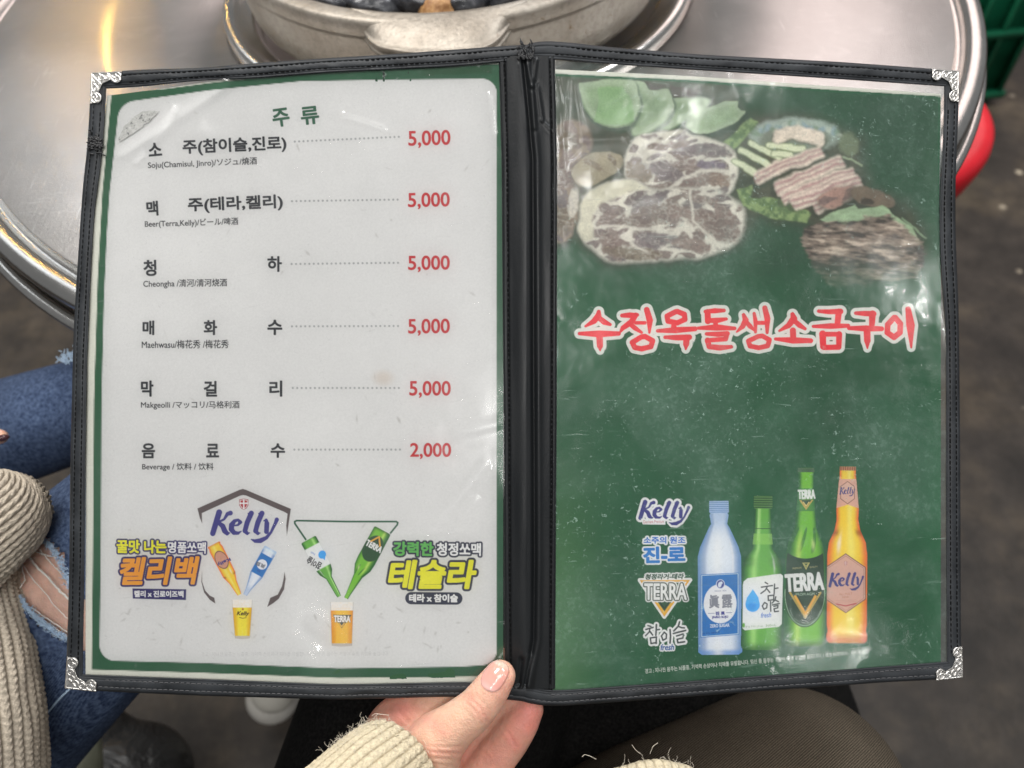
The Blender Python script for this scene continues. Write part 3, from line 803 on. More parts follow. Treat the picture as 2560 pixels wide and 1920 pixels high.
P_JIN = [(0, 24), (.075, 24.5), (.08, 21), (.09, 24), (.105, 23), (.15, 20), (.17, 25), (.22, 34), (.30, 48), (.36, 54), (.98, 55), (1, 52)]
P_SOJ = [(0, 23), (.075, 23.5), (.085, 20), (.24, 22.5), (.325, 25.5), (.345, 27), (.375, 36), (.41, 45), (.47, 50), (.97, 51), (1, 48)]
P_TER = [(0, 20), (.02, 21), (.04, 19), (.12, 19), (.25, 24), (.34, 28), (.42, 43), (.50, 49), (.6, 51), (.97, 51.5), (1, 49)]
P_KEL = [(0, 20), (.02, 20), (.05, 20), (.09, 22), (.24, 28), (.30, 27), (.36, 32), (.43, 46), (.50, 50), (.90, 50), (.93, 47.5), (.955, 51), (1, 50)]


def hexp(cx, cy, w_, h_, k=.27): return [(cx, cy - h_ / 2), (cx + w_ / 2, cy - h_ * k), (cx + w_ / 2, cy + h_ * k), (cx, cy + h_ / 2), (cx - w_ / 2, cy + h_ * k), (cx - w_ / 2, cy - h_ * k)]


# --- left page artwork: house outline and Kelly mark
def o2(x, y): return (270 + x / 3.771, 1200 + y / 3.771)
def o3(x, y): return (700 + x / 4.096, 1240 + y / 4.096)


c = Cv(488, 1215, 732, 1525, WHITE, 1.0)
HB = alb(86, 76, 76)
c.poly([o2(*p) for p in ((843, 268), (1240, 92), (1270, 84), (1300, 92), (1724, 272), (1686, 528), (1680, 430), (1692, 318), (1660, 300), (1300, 146), (1274, 142), (1245, 148), (885, 312), (888, 412), (866, 360))], HB)
c.poly([o2(*p) for p in ((886, 862), (888, 960), (915, 1040), (960, 1090), (1002, 1110), (1012, 1165), (960, 1130), (905, 1060), (880, 960))], HB)
c.poly([o2(*p) for p in ((1664, 862), (1675, 930), (1660, 1030), (1610, 1120), (1560, 1160), (1500, 1198), (1530, 1110), (1600, 1080), (1640, 1000), (1655, 930))], HB)
shield(c, *o2(1280, 228), 23, 28)
patch('house_outline_print', c, page_l, .30)
c = Cv(520, 1270, 705, 1360, WHITE, 1.0)
kelly(c, o2(975, 508), o2(1600, 512), 54, KBLUE)
patch('brand_wordmark_print', c, page_l, .34)

# --- the two bottles under the house outline
c = Cv(505, 1340, 610, 1500, WHITE, 1.0)
s_, t, m, pn, hw = bottle(c, o2(1240, 1082), o2(995, 605), [(0, 5), (.05, 6.5), (.25, 10), (.40, 17), (.9, 18), (.95, 16), (1, 18)], lambda a, b_, c_: c_kelly(a, b_ * .98, c_))
q = np.hypot(pn / 15.5, (t - .69) / .17); mm = sstep(1.05, .95, q) * m; c.paint(mm * sstep(0, .01, 1.2 - q), alb(188, 142, 122)); c.paint(mm * sstep(.85, .95, q), alb(96, 66, 60))
c.text('Kelly', (o2(1145, 722), o2(1020, 780), 11), .8, KBLUE)
patch('amber_bottle_print', c, page_l, .34)
c = Cv(600, 1350, 700, 1500, WHITE, 1.0)
s_, t, m, pn, hw = bottle(c, o2(1292, 1085), o2(1535, 648), [(0, 5), (.12, 6.5), (.3, 12), (.44, 17), (1, 17.5)], lambda a, b_, c_: lerp3(c_jinro(a, b_, c_), alb(196, 212, 224), .5 * sstep(.9, .95, b_)))
c.paint(m * sstep(.44, .455, t) * sstep(.86, .845, t) * sstep(.95, .9, np.abs(s_)), JBL)
c.paint(m * sstep(13.2, 12.2, np.hypot(pn, (t - .66) * 132)), OFFW)
c.text('眞露', (o2(1490, 800), o2(1400, 762), 11), .4, alb(90, 92, 100)); c.text('진로', (o2(1440, 858), o2(1410, 842), 5), .3, KBLUE)
patch('pale_blue_bottle_print', c, page_l, .34)
# beer glass
def glass(x0, x1, xb0, xb1, yf, yl, yb, sc, col, nm, mark):
    c = Cv(min(x0, xb0) - 4, yf - 4, max(x1, xb1) + 4, yb + 5, WHITE, 1.0)
    u = (c.Y - yf) / (yb - yf); xl2 = x0 + (xb0 - x0) * u; xr2 = x1 + (xb1 - x1) * u; mid = (xl2 + xr2) / 2; hw2 = (xr2 - xl2) / 2
    s2_ = (c.X - mid) / hw2; m2 = sstep(.8, -.8, np.abs(c.X - mid) - hw2) * sstep(-1, 1, c.Y - yf) * sstep(1, -1, c.Y - yb + 2 * s2_ ** 2)
    rgb = lerp3(alb(222, 208, 196), alb(240, 238, 232), sstep(-.2, 1, fbm(c.X / 4, c.Y / 4, 2, 3)))
    liq = lerp3(col[0], col[1], sstep(.3, 1, np.abs(s2_))); rib = .5 + .5 * np.cos(s2_ * 13); liq = lerp3(liq, col[2], .35 * sstep(.6, 1, rib) * sstep(yl + 40, yl + 70, c.Y))
    rgb = lerp3(rgb, liq, sstep(-1, 1, c.Y - yl)); rgb = lerp3(rgb, alb(176, 172, 168), sstep(-1, 1, c.Y - yb + 8)); rgb = lerp3(rgb, alb(110, 106, 104), .6 * sstep(.93, 1, np.abs(s2_)))
    c.paint(m2, rgb); mark(c); patch(nm, c, page_l, .38)


def mk1(c): c.text('Kelly', (o2(1212, 1288), o2(1332, 1290), 14), .7, alb(60, 44, 30), .25); c.stroke([o2(1240, 1296), o2(1270, 1304), o2(1302, 1298)], .8, alb(80, 60, 30)); c.ell(*o2(1271, 1218), 2.2, 2.6, 0, alb(150, 60, 40))
def mk2(c):
    c.poly([o3(540, 1216), o3(734, 1218), o3(632, 1355)], alb(50, 66, 56)); chevron(c, o3(632, 0)[0], o3(0, 1302)[1], 6.5, 9, 1.3, alb(214, 170, 60))
    c.text('TERRA', (o3(550, 1292), o3(722, 1294), 17), .9, OFFW, 0, 1, (1.2, alb(50, 66, 56)))


glass(o2(1168, 0)[0], o2(1362, 0)[0], o2(1198, 0)[0], o2(1336, 0)[0], o2(0, 1128)[1], o2(0, 1202)[1], o2(0, 1500)[1], 1, (alb(238, 206, 62), alb(206, 160, 30), alb(250, 226, 120)), 'beer_glass_print', mk1)
glass(o3(516, 0)[0], o3(752, 0)[0], o3(530, 0)[0], o3(736, 0)[0], o3(0, 1085)[1], o3(0, 1172)[1], o3(0, 1542)[1], 1, (alb(236, 176, 52), alb(206, 136, 30), alb(240, 186, 70)), 'beer_glass_print', mk2)

# --- triangular outline and green bottles
c = Cv(730, 1292, 1000, 1360, WHITE, 1.0)
c.stroke([o3(272, 458), o3(152, 282), o3(150, 262), o3(170, 252), o3(680, 262), o3(1190, 262), o3(1206, 272), o3(1200, 295), o3(1122, 392)], 2.3, TGREEN)
patch('triangle_outline_print', c, page_l, .30)
c = Cv(748, 1335, 858, 1500, WHITE, 1.0)
s_, t, m, pn, hw = bottle(c, o3(606, 1030), o3(290, 445), [(0, 5), (.05, 6), (.2, 7), (.33, 8), (.42, 17), (.5, 20), (1, 21)], lambda a, b_, c_: c_soju(a, b_ * .98, c_))
c.paint(m * sstep(.50, .52, t) * sstep(.89, .87, t), OFFW * .95); 
c.ell(*o3(432, 600), 9.5, 10.5, .4, alb(60, 150, 215)); c.poly([o3(395, 585), o3(458, 660), o3(470, 590)], alb(60, 150, 215))
c.text('참이슬', (o3(440, 690), o3(300, 610), 20), .7, alb(45, 45, 50)); c.text('fresh', (o3(365, 590), o3(320, 565), 6), .2, alb(70, 110, 180))
patch('green_soju_bottle_print', c, page_l, .34)
c = Cv(850, 1310, 985, 1502, WHITE, 1.0)
s_, t, m, pn, hw = bottle(c, o3(676, 1048), o3(1052, 350), [(0, 5.5), (.06, 6), (.2, 9), (.33, 12), (.45, 22), (.55, 24), (1, 23)], lambda a, b_, c_: c_terra(a, b_, c_))
c.paint(m * sstep(.19, .175, np.abs(t - .73)) * sstep(1.0, .9, np.hypot(s_ * .92, (t - .73) / .19)), alb(34, 74, 44))
A_ = np.array(o3(676, 1048)); B_ = np.array(o3(1052, 350)); ax_ = (B_ - A_) / np.hypot(*(B_ - A_)); nx_ = np.array([ax_[1], -ax_[0]])
mid_ = A_ + (B_ - A_) * .70
c.text('TERRA', (tuple(mid_ - nx_ * -22 - ax_ * -4), tuple(mid_ + nx_ * -22 - ax_ * -4), 17), 1.0, OFFW)
m0 = A_ + (B_ - A_) * .80; c.stroke([tuple(m0 + nx_ * 13), tuple(m0 + ax_ * 20), tuple(m0 - nx_ * 13)], 1.9, alb(222, 160, 60)); c.stroke([tuple(m0 + nx_ * 8), tuple(m0 + ax_ * 12), tuple(m0 - nx_ * 8)], 1.1, alb(20, 40, 26))
patch('green_beer_bottle_print', c, page_l, .34)

# --- slogans
c = Cv(284, 1338, 524, 1505, WHITE, 1.0)
A1 = text_mask(c, '꿀맛 나는', (o2(80, 690), o2(552, 694), 34), 0, 1.5); A2 = text_mask(c, '명품쏘맥', (o2(562, 688), o2(922, 696), 29), 0, 1.0)
B1 = text_mask(c, '켈리백', (o2(112, 995), o2(868, 985), 71), .20, 2.6)
C1 = text_mask(c, '켈리 x 진로이즈백', (o2(245, 1105), o2(712, 1108), 17), 0, .8)
c.paint(dilate(np.maximum(A1, A2), 4.4, 1), NAVY); c.paint(dilate(B1, 5.4, 1), NAVY); c.poly([o2(*p) for p in ((230, 1022), (738, 1030), (735, 1132), (234, 1118))], NAVY)
c.paint(A1, YEL); c.paint(A2, OFFW); c.paint(B1, ORG); c.paint(C1, OFFW)
patch('slogan_print', c, page_l, .32)
c = Cv(960, 1345, 1212, 1516, WHITE, 1.0)
A1 = text_mask(c, '강력한', (o3(1158, 612), o3(1572, 618), 36), 0, 1.5); A2 = text_mask(c, '청정쏘맥', (o3(1605, 612), o3(2058, 616), 33), 0, 1.2)
B1 = text_mask(c, '테슬라', (o3(1105, 955), o3(2015, 955), 74), .16, 3.2)
C1 = text_mask(c, '테라 x 참이슬', (o3(1320, 1088), o3(1822, 1090), 21), 0, 1.1)
c.paint(dilate(np.maximum(A1, A2), 5.0, 1), DNAVY); c.paint(dilate(B1, 6.2, 1), DNAVY); c.stroke([o3(1345, 1046), o3(1805, 1050)], 15.5, DNAVY)
c.paint(A1, alb(92, 170, 84)); c.paint(A2, OFFW); c.paint(B1, YEL * .95); c.paint(C1, OFFW)
patch('slogan_print', c, page_l, .32)
# small marks of dirt on the sheet
c = Cv(260, 230, 1235, 1650, WHITE, 2.0)
c.rgb *= (.985 + .03 * (fbm(c.X / 120, c.Y / 120, 3, 5) - .5))[..., None]
for k in range(95):
    x, y = random.uniform(290, 1220), random.uniform(260, 1640)
    if k > 45: x, y = random.gauss(random.choice([420, 560, 900, 1100]), 60), random.uniform(1500, 1640)
    c.ell(x, y, random.uniform(2, 9), random.uniform(1, 3), random.uniform(0, 3), alb(150, 148, 144), 2.0, random.uniform(.15, .55), .8, k, 4)
c.ell(958, 945, 22, 16, 0, alb(182, 166, 150), 12, .45)
patch('dirt_marks', c, page_l, .24)['kind'] = 'stuff'

# ------------------------------------------------------------------ right page
GB = np.array(alb(17, 82, 48))
cv = Cv(1384, 165, 2352, 1742, MARG, 4.0)
cv.Y = np.maximum(cv.Y, np.interp(cv.X, [1384, 1740, 2100, 2352], [174, 192, 218, 236]) - 1); cv.X = np.minimum(cv.X, np.interp(cv.Y, [230, 500, 600, 1742], [2352, 2348, 2352, 2356]))
X, Y = cv.X, cv.Y
gt = np.interp(X, [1384, 1740, 2100, 2352], [184, 201, 226, 241])


def green(c):
    n = fbm(c.X / 260, c.Y / 260, 4, 60)[..., None]; n2 = fbm(c.X / 40, c.Y / 40, 4, 61)[..., None]
    g = GB * (.85 + .45 * (n - .3)) * (.93 + .14 * n2)
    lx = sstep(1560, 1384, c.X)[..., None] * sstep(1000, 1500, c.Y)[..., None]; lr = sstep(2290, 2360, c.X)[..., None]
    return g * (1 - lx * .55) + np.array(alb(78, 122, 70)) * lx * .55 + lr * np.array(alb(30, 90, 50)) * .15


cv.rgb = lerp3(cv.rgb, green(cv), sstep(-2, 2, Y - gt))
link_sheet(cv, page_r)


def green_cv(x0, y0, x1, y1, st=1.0):
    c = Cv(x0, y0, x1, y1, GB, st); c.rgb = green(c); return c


# --- meat photograph
def o4(x, y): return (1380 + x / 2.212, 160 + y / 2.212)
c = green_cv(1388, 184, 2346, 752, 1.6)
X, Y = c.X, c.Y
wx = 30 * (fbm(X / 38, Y / 38, 5, 70) - .5); wy = 30 * (fbm(X / 38, Y / 38, 5, 71) - .5)
c.X = X + wx * .5; c.Y = Y + wy * .5
FAT = np.array(alb(200, 195, 182)); LEAN = np.array(alb(116, 92, 86)); LEAN2 = np.array(alb(104, 86, 92)); BRN = np.array(alb(112, 92, 72)); LEAF = np.array(alb(132, 164, 112)); LEAF2 = np.array(alb(166, 190, 150)); DK = np.array(alb(46, 50, 36))
# dark ground of the photograph, feathered into the green
msk = sstep(30, -30, c.sdf_poly([o4(*p) for p in ((-60, 20), (1000, 90), (1080, 280), (1400, 270), (1720, 420), (1760, 700), (1960, 760), (2080, 940), (2040, 1180), (1560, 1230), (1400, 900), (1150, 860), (1020, 1000), (700, 1090), (300, 1110), (120, 960), (-60, 1000))]))
c.paint(msk * .75, lerp3(DK, BRN * .7, fbm(X / 30, Y / 30, 3, 75)))


def chaikin(P, n=2):
    P = np.asarray(P, float)
    for _ in range(n): Q = np.roll(P, -1, 0); P = np.stack([.75 * P + .25 * Q, .25 * P + .75 * Q], 1).reshape(-1, 2)
    return P


def worley(x, y, seed):
    xi = np.floor(x).astype(np.int64); yi = np.floor(y).astype(np.int64); f1 = np.full(x.shape, 9.); f2 = np.full(x.shape, 9.); cid = np.zeros(x.shape)
    for dx in (-1, 0, 1):
        for dy in (-1, 0, 1):
            a = xi + dx; b_ = yi + dy; h1 = vnoise(a * 1.0, b_ * 1.0, seed); h2 = vnoise(a * 1.0, b_ * 1.0, seed + 77); h3 = vnoise(a * 1.0, b_ * 1.0, seed + 99)
            d_ = np.hypot(a + .1 + .8 * h1 - x, b_ + .1 + .8 * h2 - y); nr = d_ < f1
            f2 = np.where(nr, f1, np.minimum(f2, d_)); cid = np.where(nr, h3, cid); f1 = np.minimum(f1, d_)
    return f1, f2, cid


def slab(P, fat=FAT, feather=3, seed=0, marble=None, rot=0.0, rim=10, stretch=2.0, vein=.16):
    P = chaikin([o4(*p) for p in P]); d = c.sdf_poly(P); m = sstep(feather, -feather, d)
    sh = .74 + .42 * fbm(X / 22, Y / 22, 4, seed) + .10 * (fbm(X / 4, Y / 4, 3, seed + 5) - .5)
    c.paint(sstep(16, -4, c.sdf_poly([(x, y + 7) for x, y in P])) * .6, DK)
    col = np.asarray(fat) * sh[..., None]
    if marble:
        cr_, sr_ = math.cos(rot), math.sin(rot); wX = X + 34 * (fbm(X / 50, Y / 50, 3, seed + 1) - .5); wY = Y + 34 * (fbm(X / 50, Y / 50, 3, seed + 2) - .5)
        u = (wX * cr_ + wY * sr_) / (marble * stretch); v_ = (-wX * sr_ + wY * cr_) / marble
        f1, f2, cid = worley(u, v_, seed); g_ = (f2 - f1) + .16 * (fbm(X / 9, Y / 9, 3, seed + 3) - .5)
        vv_ = vein + .22 * (fbm(X / 40, Y / 40, 3, seed + 9) - .5); ln = sstep(vv_, vv_ + .16, g_) * sstep(-rim * .3, -rim * 1.3, d + 22 * (fbm(X / 20, Y / 20, 3, seed + 4) - .5))
        tone = lerp3(LEAN * 1.05, LEAN2 * .92, cid); tone = tone * (.72 + .55 * fbm(X / 5, Y / 5, 4, seed + 6))[..., None]
        thin = sstep(.055, .0, np.abs(fbm(X / 26, Y / 18, 4, seed + 8) - .5)); tone = lerp3(tone, np.asarray(fat) * .85, thin * .55)
        col = lerp3(col, tone, ln * .93)
    c.paint(m, col); return m, d


def isl(m, x, y, a, b_, ang, col=LEAN, op=.9, seed=0):
    x, y = o4(x, y); a /= 2.212; b_ /= 2.212
    r = np.hypot(((c.X - x) * math.cos(ang) + (c.Y - y) * math.sin(ang)) / a, (-(c.X - x) * math.sin(ang) + (c.Y - y) * math.cos(ang)) / b_)
    r = r + .8 * (fbm(X / 13, Y / 13, 4, 80 + seed) - .5)
    n = fbm(X / 4.5, Y / 4.5, 3, 90 + seed)
    col = np.asarray(col) * (.7 + .7 * n)[..., None]; thin = sstep(.06, .0, np.abs(fbm(X / 24, Y / 16, 4, 98 + seed) - .5)); col = lerp3(col, FAT * .85, thin * .5)
    c.paint(m * sstep(1.15, .85, r) * op, col)


# squash slices (top left)
for k, P in enumerate((((640, 190), (860, 178), (885, 205), (840, 250), (760, 300), (690, 350), (600, 372), (580, 300)),
                       ((430, 95), (520, 100), (545, 160), (640, 128), (668, 190), (672, 262), (600, 340), (520, 395), (455, 412), (430, 360), (400, 200)),
                       ((148, 110), (160, 102), (300, 84), (420, 80), (470, 100), (490, 200), (478, 290), (430, 352), (340, 356), (250, 322), (190, 262), (155, 180)))):
    Pm = chaikin([o4(*p) for p in P], 2); d = c.sdf_poly(Pm); m = sstep(1.5, -1.5, d); c.paint(sstep(8, 0, c.sdf_poly([(x + 2, y + 7) for x, y in Pm])) * .8, np.array(alb(40, 72, 44)))
    tx = (.70 + .42 * fbm(X / 34, Y / 34, 4, 140 + k) + .12 * (fbm(X / 5, Y / 5, 3, 150 + k) - .5))[..., None]; c.paint(m, lerp3(LEAF2 * .86, LEAF * .9, sstep(-4, -26, d)) * tx); c.paint(m * sstep(2.2, .6, np.abs(d + 2)) * sstep(-4, 10, (Y - np.mean([q_[1] for q_ in Pm]))) * .8, np.array(alb(84, 120, 66)))
c.paint(sstep(2, -2, c.sdf_poly([o4(*p) for p in ((255, 130), (390, 120), (440, 200), (460, 320), (400, 345), (240, 320), (250, 230))])) * .55, np.array(alb(112, 170, 86)))
Pm = chaikin([o4(*p) for p in ((725, 340), (800, 255), (1030, 190), (1040, 260), (1095, 265), (1020, 330), (880, 385), (800, 395))], 1)
c.paint(sstep(9, 0, c.sdf_poly([(x + 2, y + 8) for x, y in Pm])) * .8, np.array(alb(36, 60, 40))); tx = (.66 + .46 * fbm(X / 30, Y / 30, 4, 145))[..., None]; c.paint(sstep(1.5, -1.5, c.sdf_poly(Pm)), LEAF2 * .9 * tx); c.paint(sstep(6, -6, c.sdf_poly(Pm) + 9) * .6, LEAF * .88 * tx)
for P in (((520, 105), (640, 120), (560, 150)), ((650, 118), (830, 130), (780, 180), (670, 185))): c.poly([o4(*p) for p in P], np.array(alb(64, 48, 38)), 2)
c.ell(*o4(410, 210), 13, 17, .3, np.array(alb(104, 150, 80)), 3, .6); c.ell(*o4(410, 210), 7, 10, .3, LEAF, 3, .7)
# left cut-off pile
m, d = slab(((-20, 300), (180, 310), (230, 420), (180, 600), (140, 700), (140, 880), (100, 980), (-20, 990)), BRN * 1.5, 6, 3, 36, 1.0, 4, 2.0)
isl(m, 60, 420, 90, 60, .2, BRN * .8); isl(m, 60, 620, 60, 90, .2, LEAN); isl(m, 60, 880, 60, 70, .2, BRN); isl(m, 120, 760, 30, 90, .2, FAT, .7)
m, d = slab(((110, 590), (180, 500), (300, 480), (390, 500), (400, 560), (290, 640), (170, 690), (110, 650)), np.array(alb(158, 146, 118)), 3, 6)
isl(m, 230, 560, 60, 16, .5, BRN, .7); isl(m, 330, 530, 40, 14, .9, BRN * .8, .8)
# upper pork slab
m, d = slab(((400, 470), (470, 400), (600, 370), (740, 360), (760, 400), (900, 410), (1000, 460), (1030, 560), (1010, 700), (900, 760), (520, 700), (400, 640)), FAT, 5, 9, 26, -.12, 7, 2.6)
for q in ((690, 450, 80, 24, -.1, LEAN, 1), (830, 480, 170, 34, -.05, LEAN2, 2), (620, 590, 110, 50, .3, LEAN2, 3), (740, 555, 90, 30, 0, LEAN, 4), (880, 560, 80, 26, .1, np.array(alb(104, 84, 108)), 5), (470, 600, 70, 60, .5, BRN, 6), (780, 660, 150, 40, -.4, LEAN, 7), (930, 640, 60, 40, .3, np.array(alb(126, 98, 84)), 8), (600, 680, 90, 24, 0, LEAN, 9)):
    isl(m, q[0], q[1], q[2], q[3], q[4], q[5], .9, q[6])
c.stroke([o4(640, 690), o4(720, 620), o4(830, 590), o4(1000, 600)], 4, FAT, 3, 0, .8)
# front pork slab
m, d = slab(((150, 780), (200, 700), (300, 655), (460, 640), (530, 690), (700, 680), (900, 690), (1010, 740), (1080, 820), (1060, 930), (1000, 1010), (880, 1060), (640, 1090), (340, 1105), (240, 1060), (150, 940)), FAT, 9, 12, 30, -.10, 5, 2.2)
for q in ((530, 755, 110, 28, -.25, LEAN2, 11), (310, 850, 85, 30, -.5, LEAN, 12), (360, 700, 120, 16, -.25, BRN * 1.1, 13), (560, 840, 190, 52, -.2, LEAN, 14), (700, 820, 70, 36, .2, LEAN * 1.15, 15), (800, 740, 110, 24, .25, LEAN, 16), (860, 880, 110, 70, .5, LEAN, 17), (950, 830, 90, 34, .7, LEAN * 1.1, 18),
          (330, 1000, 60, 90, -.4, LEAN, 19), (560, 980, 120, 50, 0, LEAN2, 20), (450, 1050, 140, 36, .1, BRN, 21), (760, 1000, 120, 34, .2, LEAN * 1.2, 22), (950, 920, 90, 60, .4, LEAN, 23)):
    isl(m, q[0], q[1], q[2], q[3], q[4], q[5], .88, q[6])
for P in (((770, 700), (780, 860), (870, 960), (900, 1030)), ((440, 910), (440, 990), (520, 1040)), ((230, 900), (380, 900), (600, 910), (800, 900))): c.stroke([o4(*p) for p in P], 3.5, FAT, 3, 0, .8)
c.paint(sstep(5, -5, c.sdf_poly([o4(*p) for p in ((150, 790), (200, 702), (300, 658), (460, 642), (525, 690), (400, 712), (270, 770), (215, 860), (235, 960), (180, 980), (150, 930))])) * .9, np.array(alb(196, 192, 168)) * (.78 + .36 * fbm(X / 22, Y / 22, 4, 190))[..., None])
# plate and onion, thin belly slices
c.ell(*o4(1340, 400), 112, 46, 0, np.array(alb(150, 168, 158)), 6, .9, .15, 5); c.ell(*o4(1340, 420), 92, 36, 0, np.array(alb(96, 104, 84)), 6, .8)
for k in range(26): c.ell(*o4(1120 + k * 19, 330 + 60 * abs(k - 12) / 14 + random.uniform(-14, 14)), random.uniform(5, 12), random.uniform(4, 8), random.uniform(0, 3), np.array(random.choice([alb(128, 160, 160), alb(176, 186, 170), alb(104, 134, 104), alb(112, 146, 168)])), 3, .6)
c.ell(*o4(1640, 440), 24, 30, 0, np.array(alb(110, 124, 88)), 5, .8, .3, 8)
for P in (((950, 430), (1100, 300), (1145, 320), (1060, 430), (1000, 470)), ((1020, 690), (1110, 660), (1100, 740), (1180, 730), (1270, 740), (1440, 830), (1400, 880), (1200, 850), (1060, 790))):
    Pm = [o4(*p) for p in P]; c.paint(sstep(3, -3, c.sdf_poly(Pm)), lerp3(np.array(alb(128, 156, 84)), np.array(alb(84, 116, 60)), sstep(.35, .65, fbm(X / 10, Y / 10, 3, 33))))
for a, b_, cc, d_ in ((1010, 540, 1110, 600), (1040, 480, 1200, 560), (1100, 440, 1260, 520), (1200, 450, 1390, 470), (1230, 500, 1320, 500)): c.stroke([o4(a, b_), o4(cc, d_)], 9, np.array(alb(120, 136, 92)), 2); c.stroke([o4(a, b_), o4(cc, d_)], 6.5, np.array(alb(196, 204, 168)), 2)


def belly(P, w_, seed, cols):
    P = resample([o4(*p) for p in P], 24); P = P + np.stack([0 * P[:, 0], 5 * (fbm(np.arange(24) / 4, np.zeros(24) + seed, 3, seed) - .5)], -1); L = len(cols)
    c.stroke(P + np.array([0, 5]), w_ + 2, DK, 3, 0, .5)
    for k, cc in enumerate(cols):
        off = (k - (L - 1) / 2) * w_ * 2 / L
        nrm = np.array([-(P[-1] - P[0])[1], (P[-1] - P[0])[0]]); nrm = nrm / np.hypot(*nrm)
        c.stroke(P + nrm * off + np.stack([0 * P[:, 0], 4 * (fbm(np.arange(24) / 5, np.zeros(24) + k, 3, seed + k) - .5)], -1), w_ / L * (1.1 + .5 * fbm(np.arange(24) / 4, np.zeros(24), 2, seed + k)), np.array(cc) * (.68 + .6 * fbm(X / 8, Y / 5, 4, seed + k))[..., None], 5)


PK = alb(172, 124, 126); PL = alb(208, 192, 176)
for k, P in enumerate((((1250, 400), (1350, 375), (1480, 420)), ((1130, 630), (1290, 560), (1480, 490)), ((1240, 690), (1400, 620), (1600, 540)), ((1280, 740), (1450, 680), (1660, 600)), ((1340, 770), (1500, 720), (1690, 650)), ((1460, 800), (1560, 760), (1650, 700)))):
    belly(P, 15 + (k == 4) * 3, 100 + k * 5, [PL, PK, PL, PK, PL] if k else [PL, PL])
m, d = slab(((1450, 760), (1540, 680), (1700, 680), (1620, 760), (1540, 820)), np.array(alb(164, 122, 108)), 4, 14, 30, -.6, 2, 3.0)
m, d = slab(((1640, 690), (1740, 680), (1890, 730), (1900, 800), (1800, 790), (1690, 770)), BRN * 1.1, 3, 15); isl(m, 1740, 755, 36, 22, 0, np.array(alb(60, 46, 34)), .9, 3)
# lettuce leaf and the dark marinated slab
Pm = [o4(*p) for p in ((1480, 870), (1560, 820), (1680, 775), (1700, 800), (1830, 780), (1890, 830), (1990, 900), (2050, 1010), (1900, 960), (1600, 900))]; c.paint(sstep(1.5, -1.5, c.sdf_poly(Pm)), np.array(alb(150, 182, 136)) * (.62 + .55 * fbm(X / 22, Y / 9, 4, 147))[..., None])
c.stroke([o4(1940, 850), o4(2070, 965)], 2.2, np.array(alb(120, 150, 110)), 1.5); c.stroke([o4(1610, 510), o4(1720, 555)], 2.2, np.array(alb(140, 160, 120)), 1.5)
P5 = [o4(*p) for p in ((1385, 910), (1480, 880), (1640, 870), (1750, 840), (1870, 835), (1950, 900), (2050, 1000), (2060, 1100), (2020, 1170), (1760, 1215), (1540, 1230), (1440, 1120), (1390, 990))]
dd = c.sdf_poly(P5) + 16 * (fbm(X / 16 + 3, Y / 5, 3, 55) - .5); m = sstep(5, -5, dd)
gr = fbm((X + Y * .25) / 46, (Y - X * .10) / 9, 5, 56); gr2 = fbm((X + Y * .2) / 16, (Y - X * .08) / 5, 4, 57)
t_ = .62 * gr + .38 * gr2 - .10 * sstep(0, .6, (Y - 560) / 200) + .05 * np.sin((Y + .12 * X) / 15)
c.paint(m, lerp3(lerp3(np.array(alb(62, 50, 44)), np.array(alb(128, 108, 94)), sstep(.30, .48, t_)), np.array(alb(192, 172, 152)), sstep(.47, .68, t_)))
c.X, c.Y = X, Y
for _ in range(2):
    q = np.pad(c.rgb, ((1, 1), (1, 1), (0, 0)), 'edge'); c.rgb = (q[:-2, 1:-1] + q[2:, 1:-1] + q[1:-1, :-2] + q[1:-1, 2:] + 2 * q[1:-1, 1:-1]) / 6
gray = c.rgb.mean(-1, keepdims=True); c.rgb = c.rgb * .68 + gray * np.array([1.0, 1.0, .93]) * .32
c.rgb = c.rgb * (1.08 + .30 * (fbm(X / 3.2, Y / 3.2, 3, 170) - .5) + .22 * (fbm(X / 60, Y / 60, 3, 171) - .5))[..., None]
# lower edge of the photograph melts into the green
fade = sstep(640, 740, Y + 60 * (fbm(X / 60, Y / 60, 3, 58) - .5) + 40 * sstep(1500, 1400, X)); c.rgb = lerp3(c.rgb, green(c), fade)
ins = np.interp(X, [1384, 1740, 2100, 2352], [184, 201, 226, 241]); edge = sstep(2, 10, Y - ins); c.rgb = lerp3(green(c), c.rgb, edge); c.cov = ((Y - ins) > 1.5).astype(float)
patch('meat_photograph_print', c, page_r, .26)

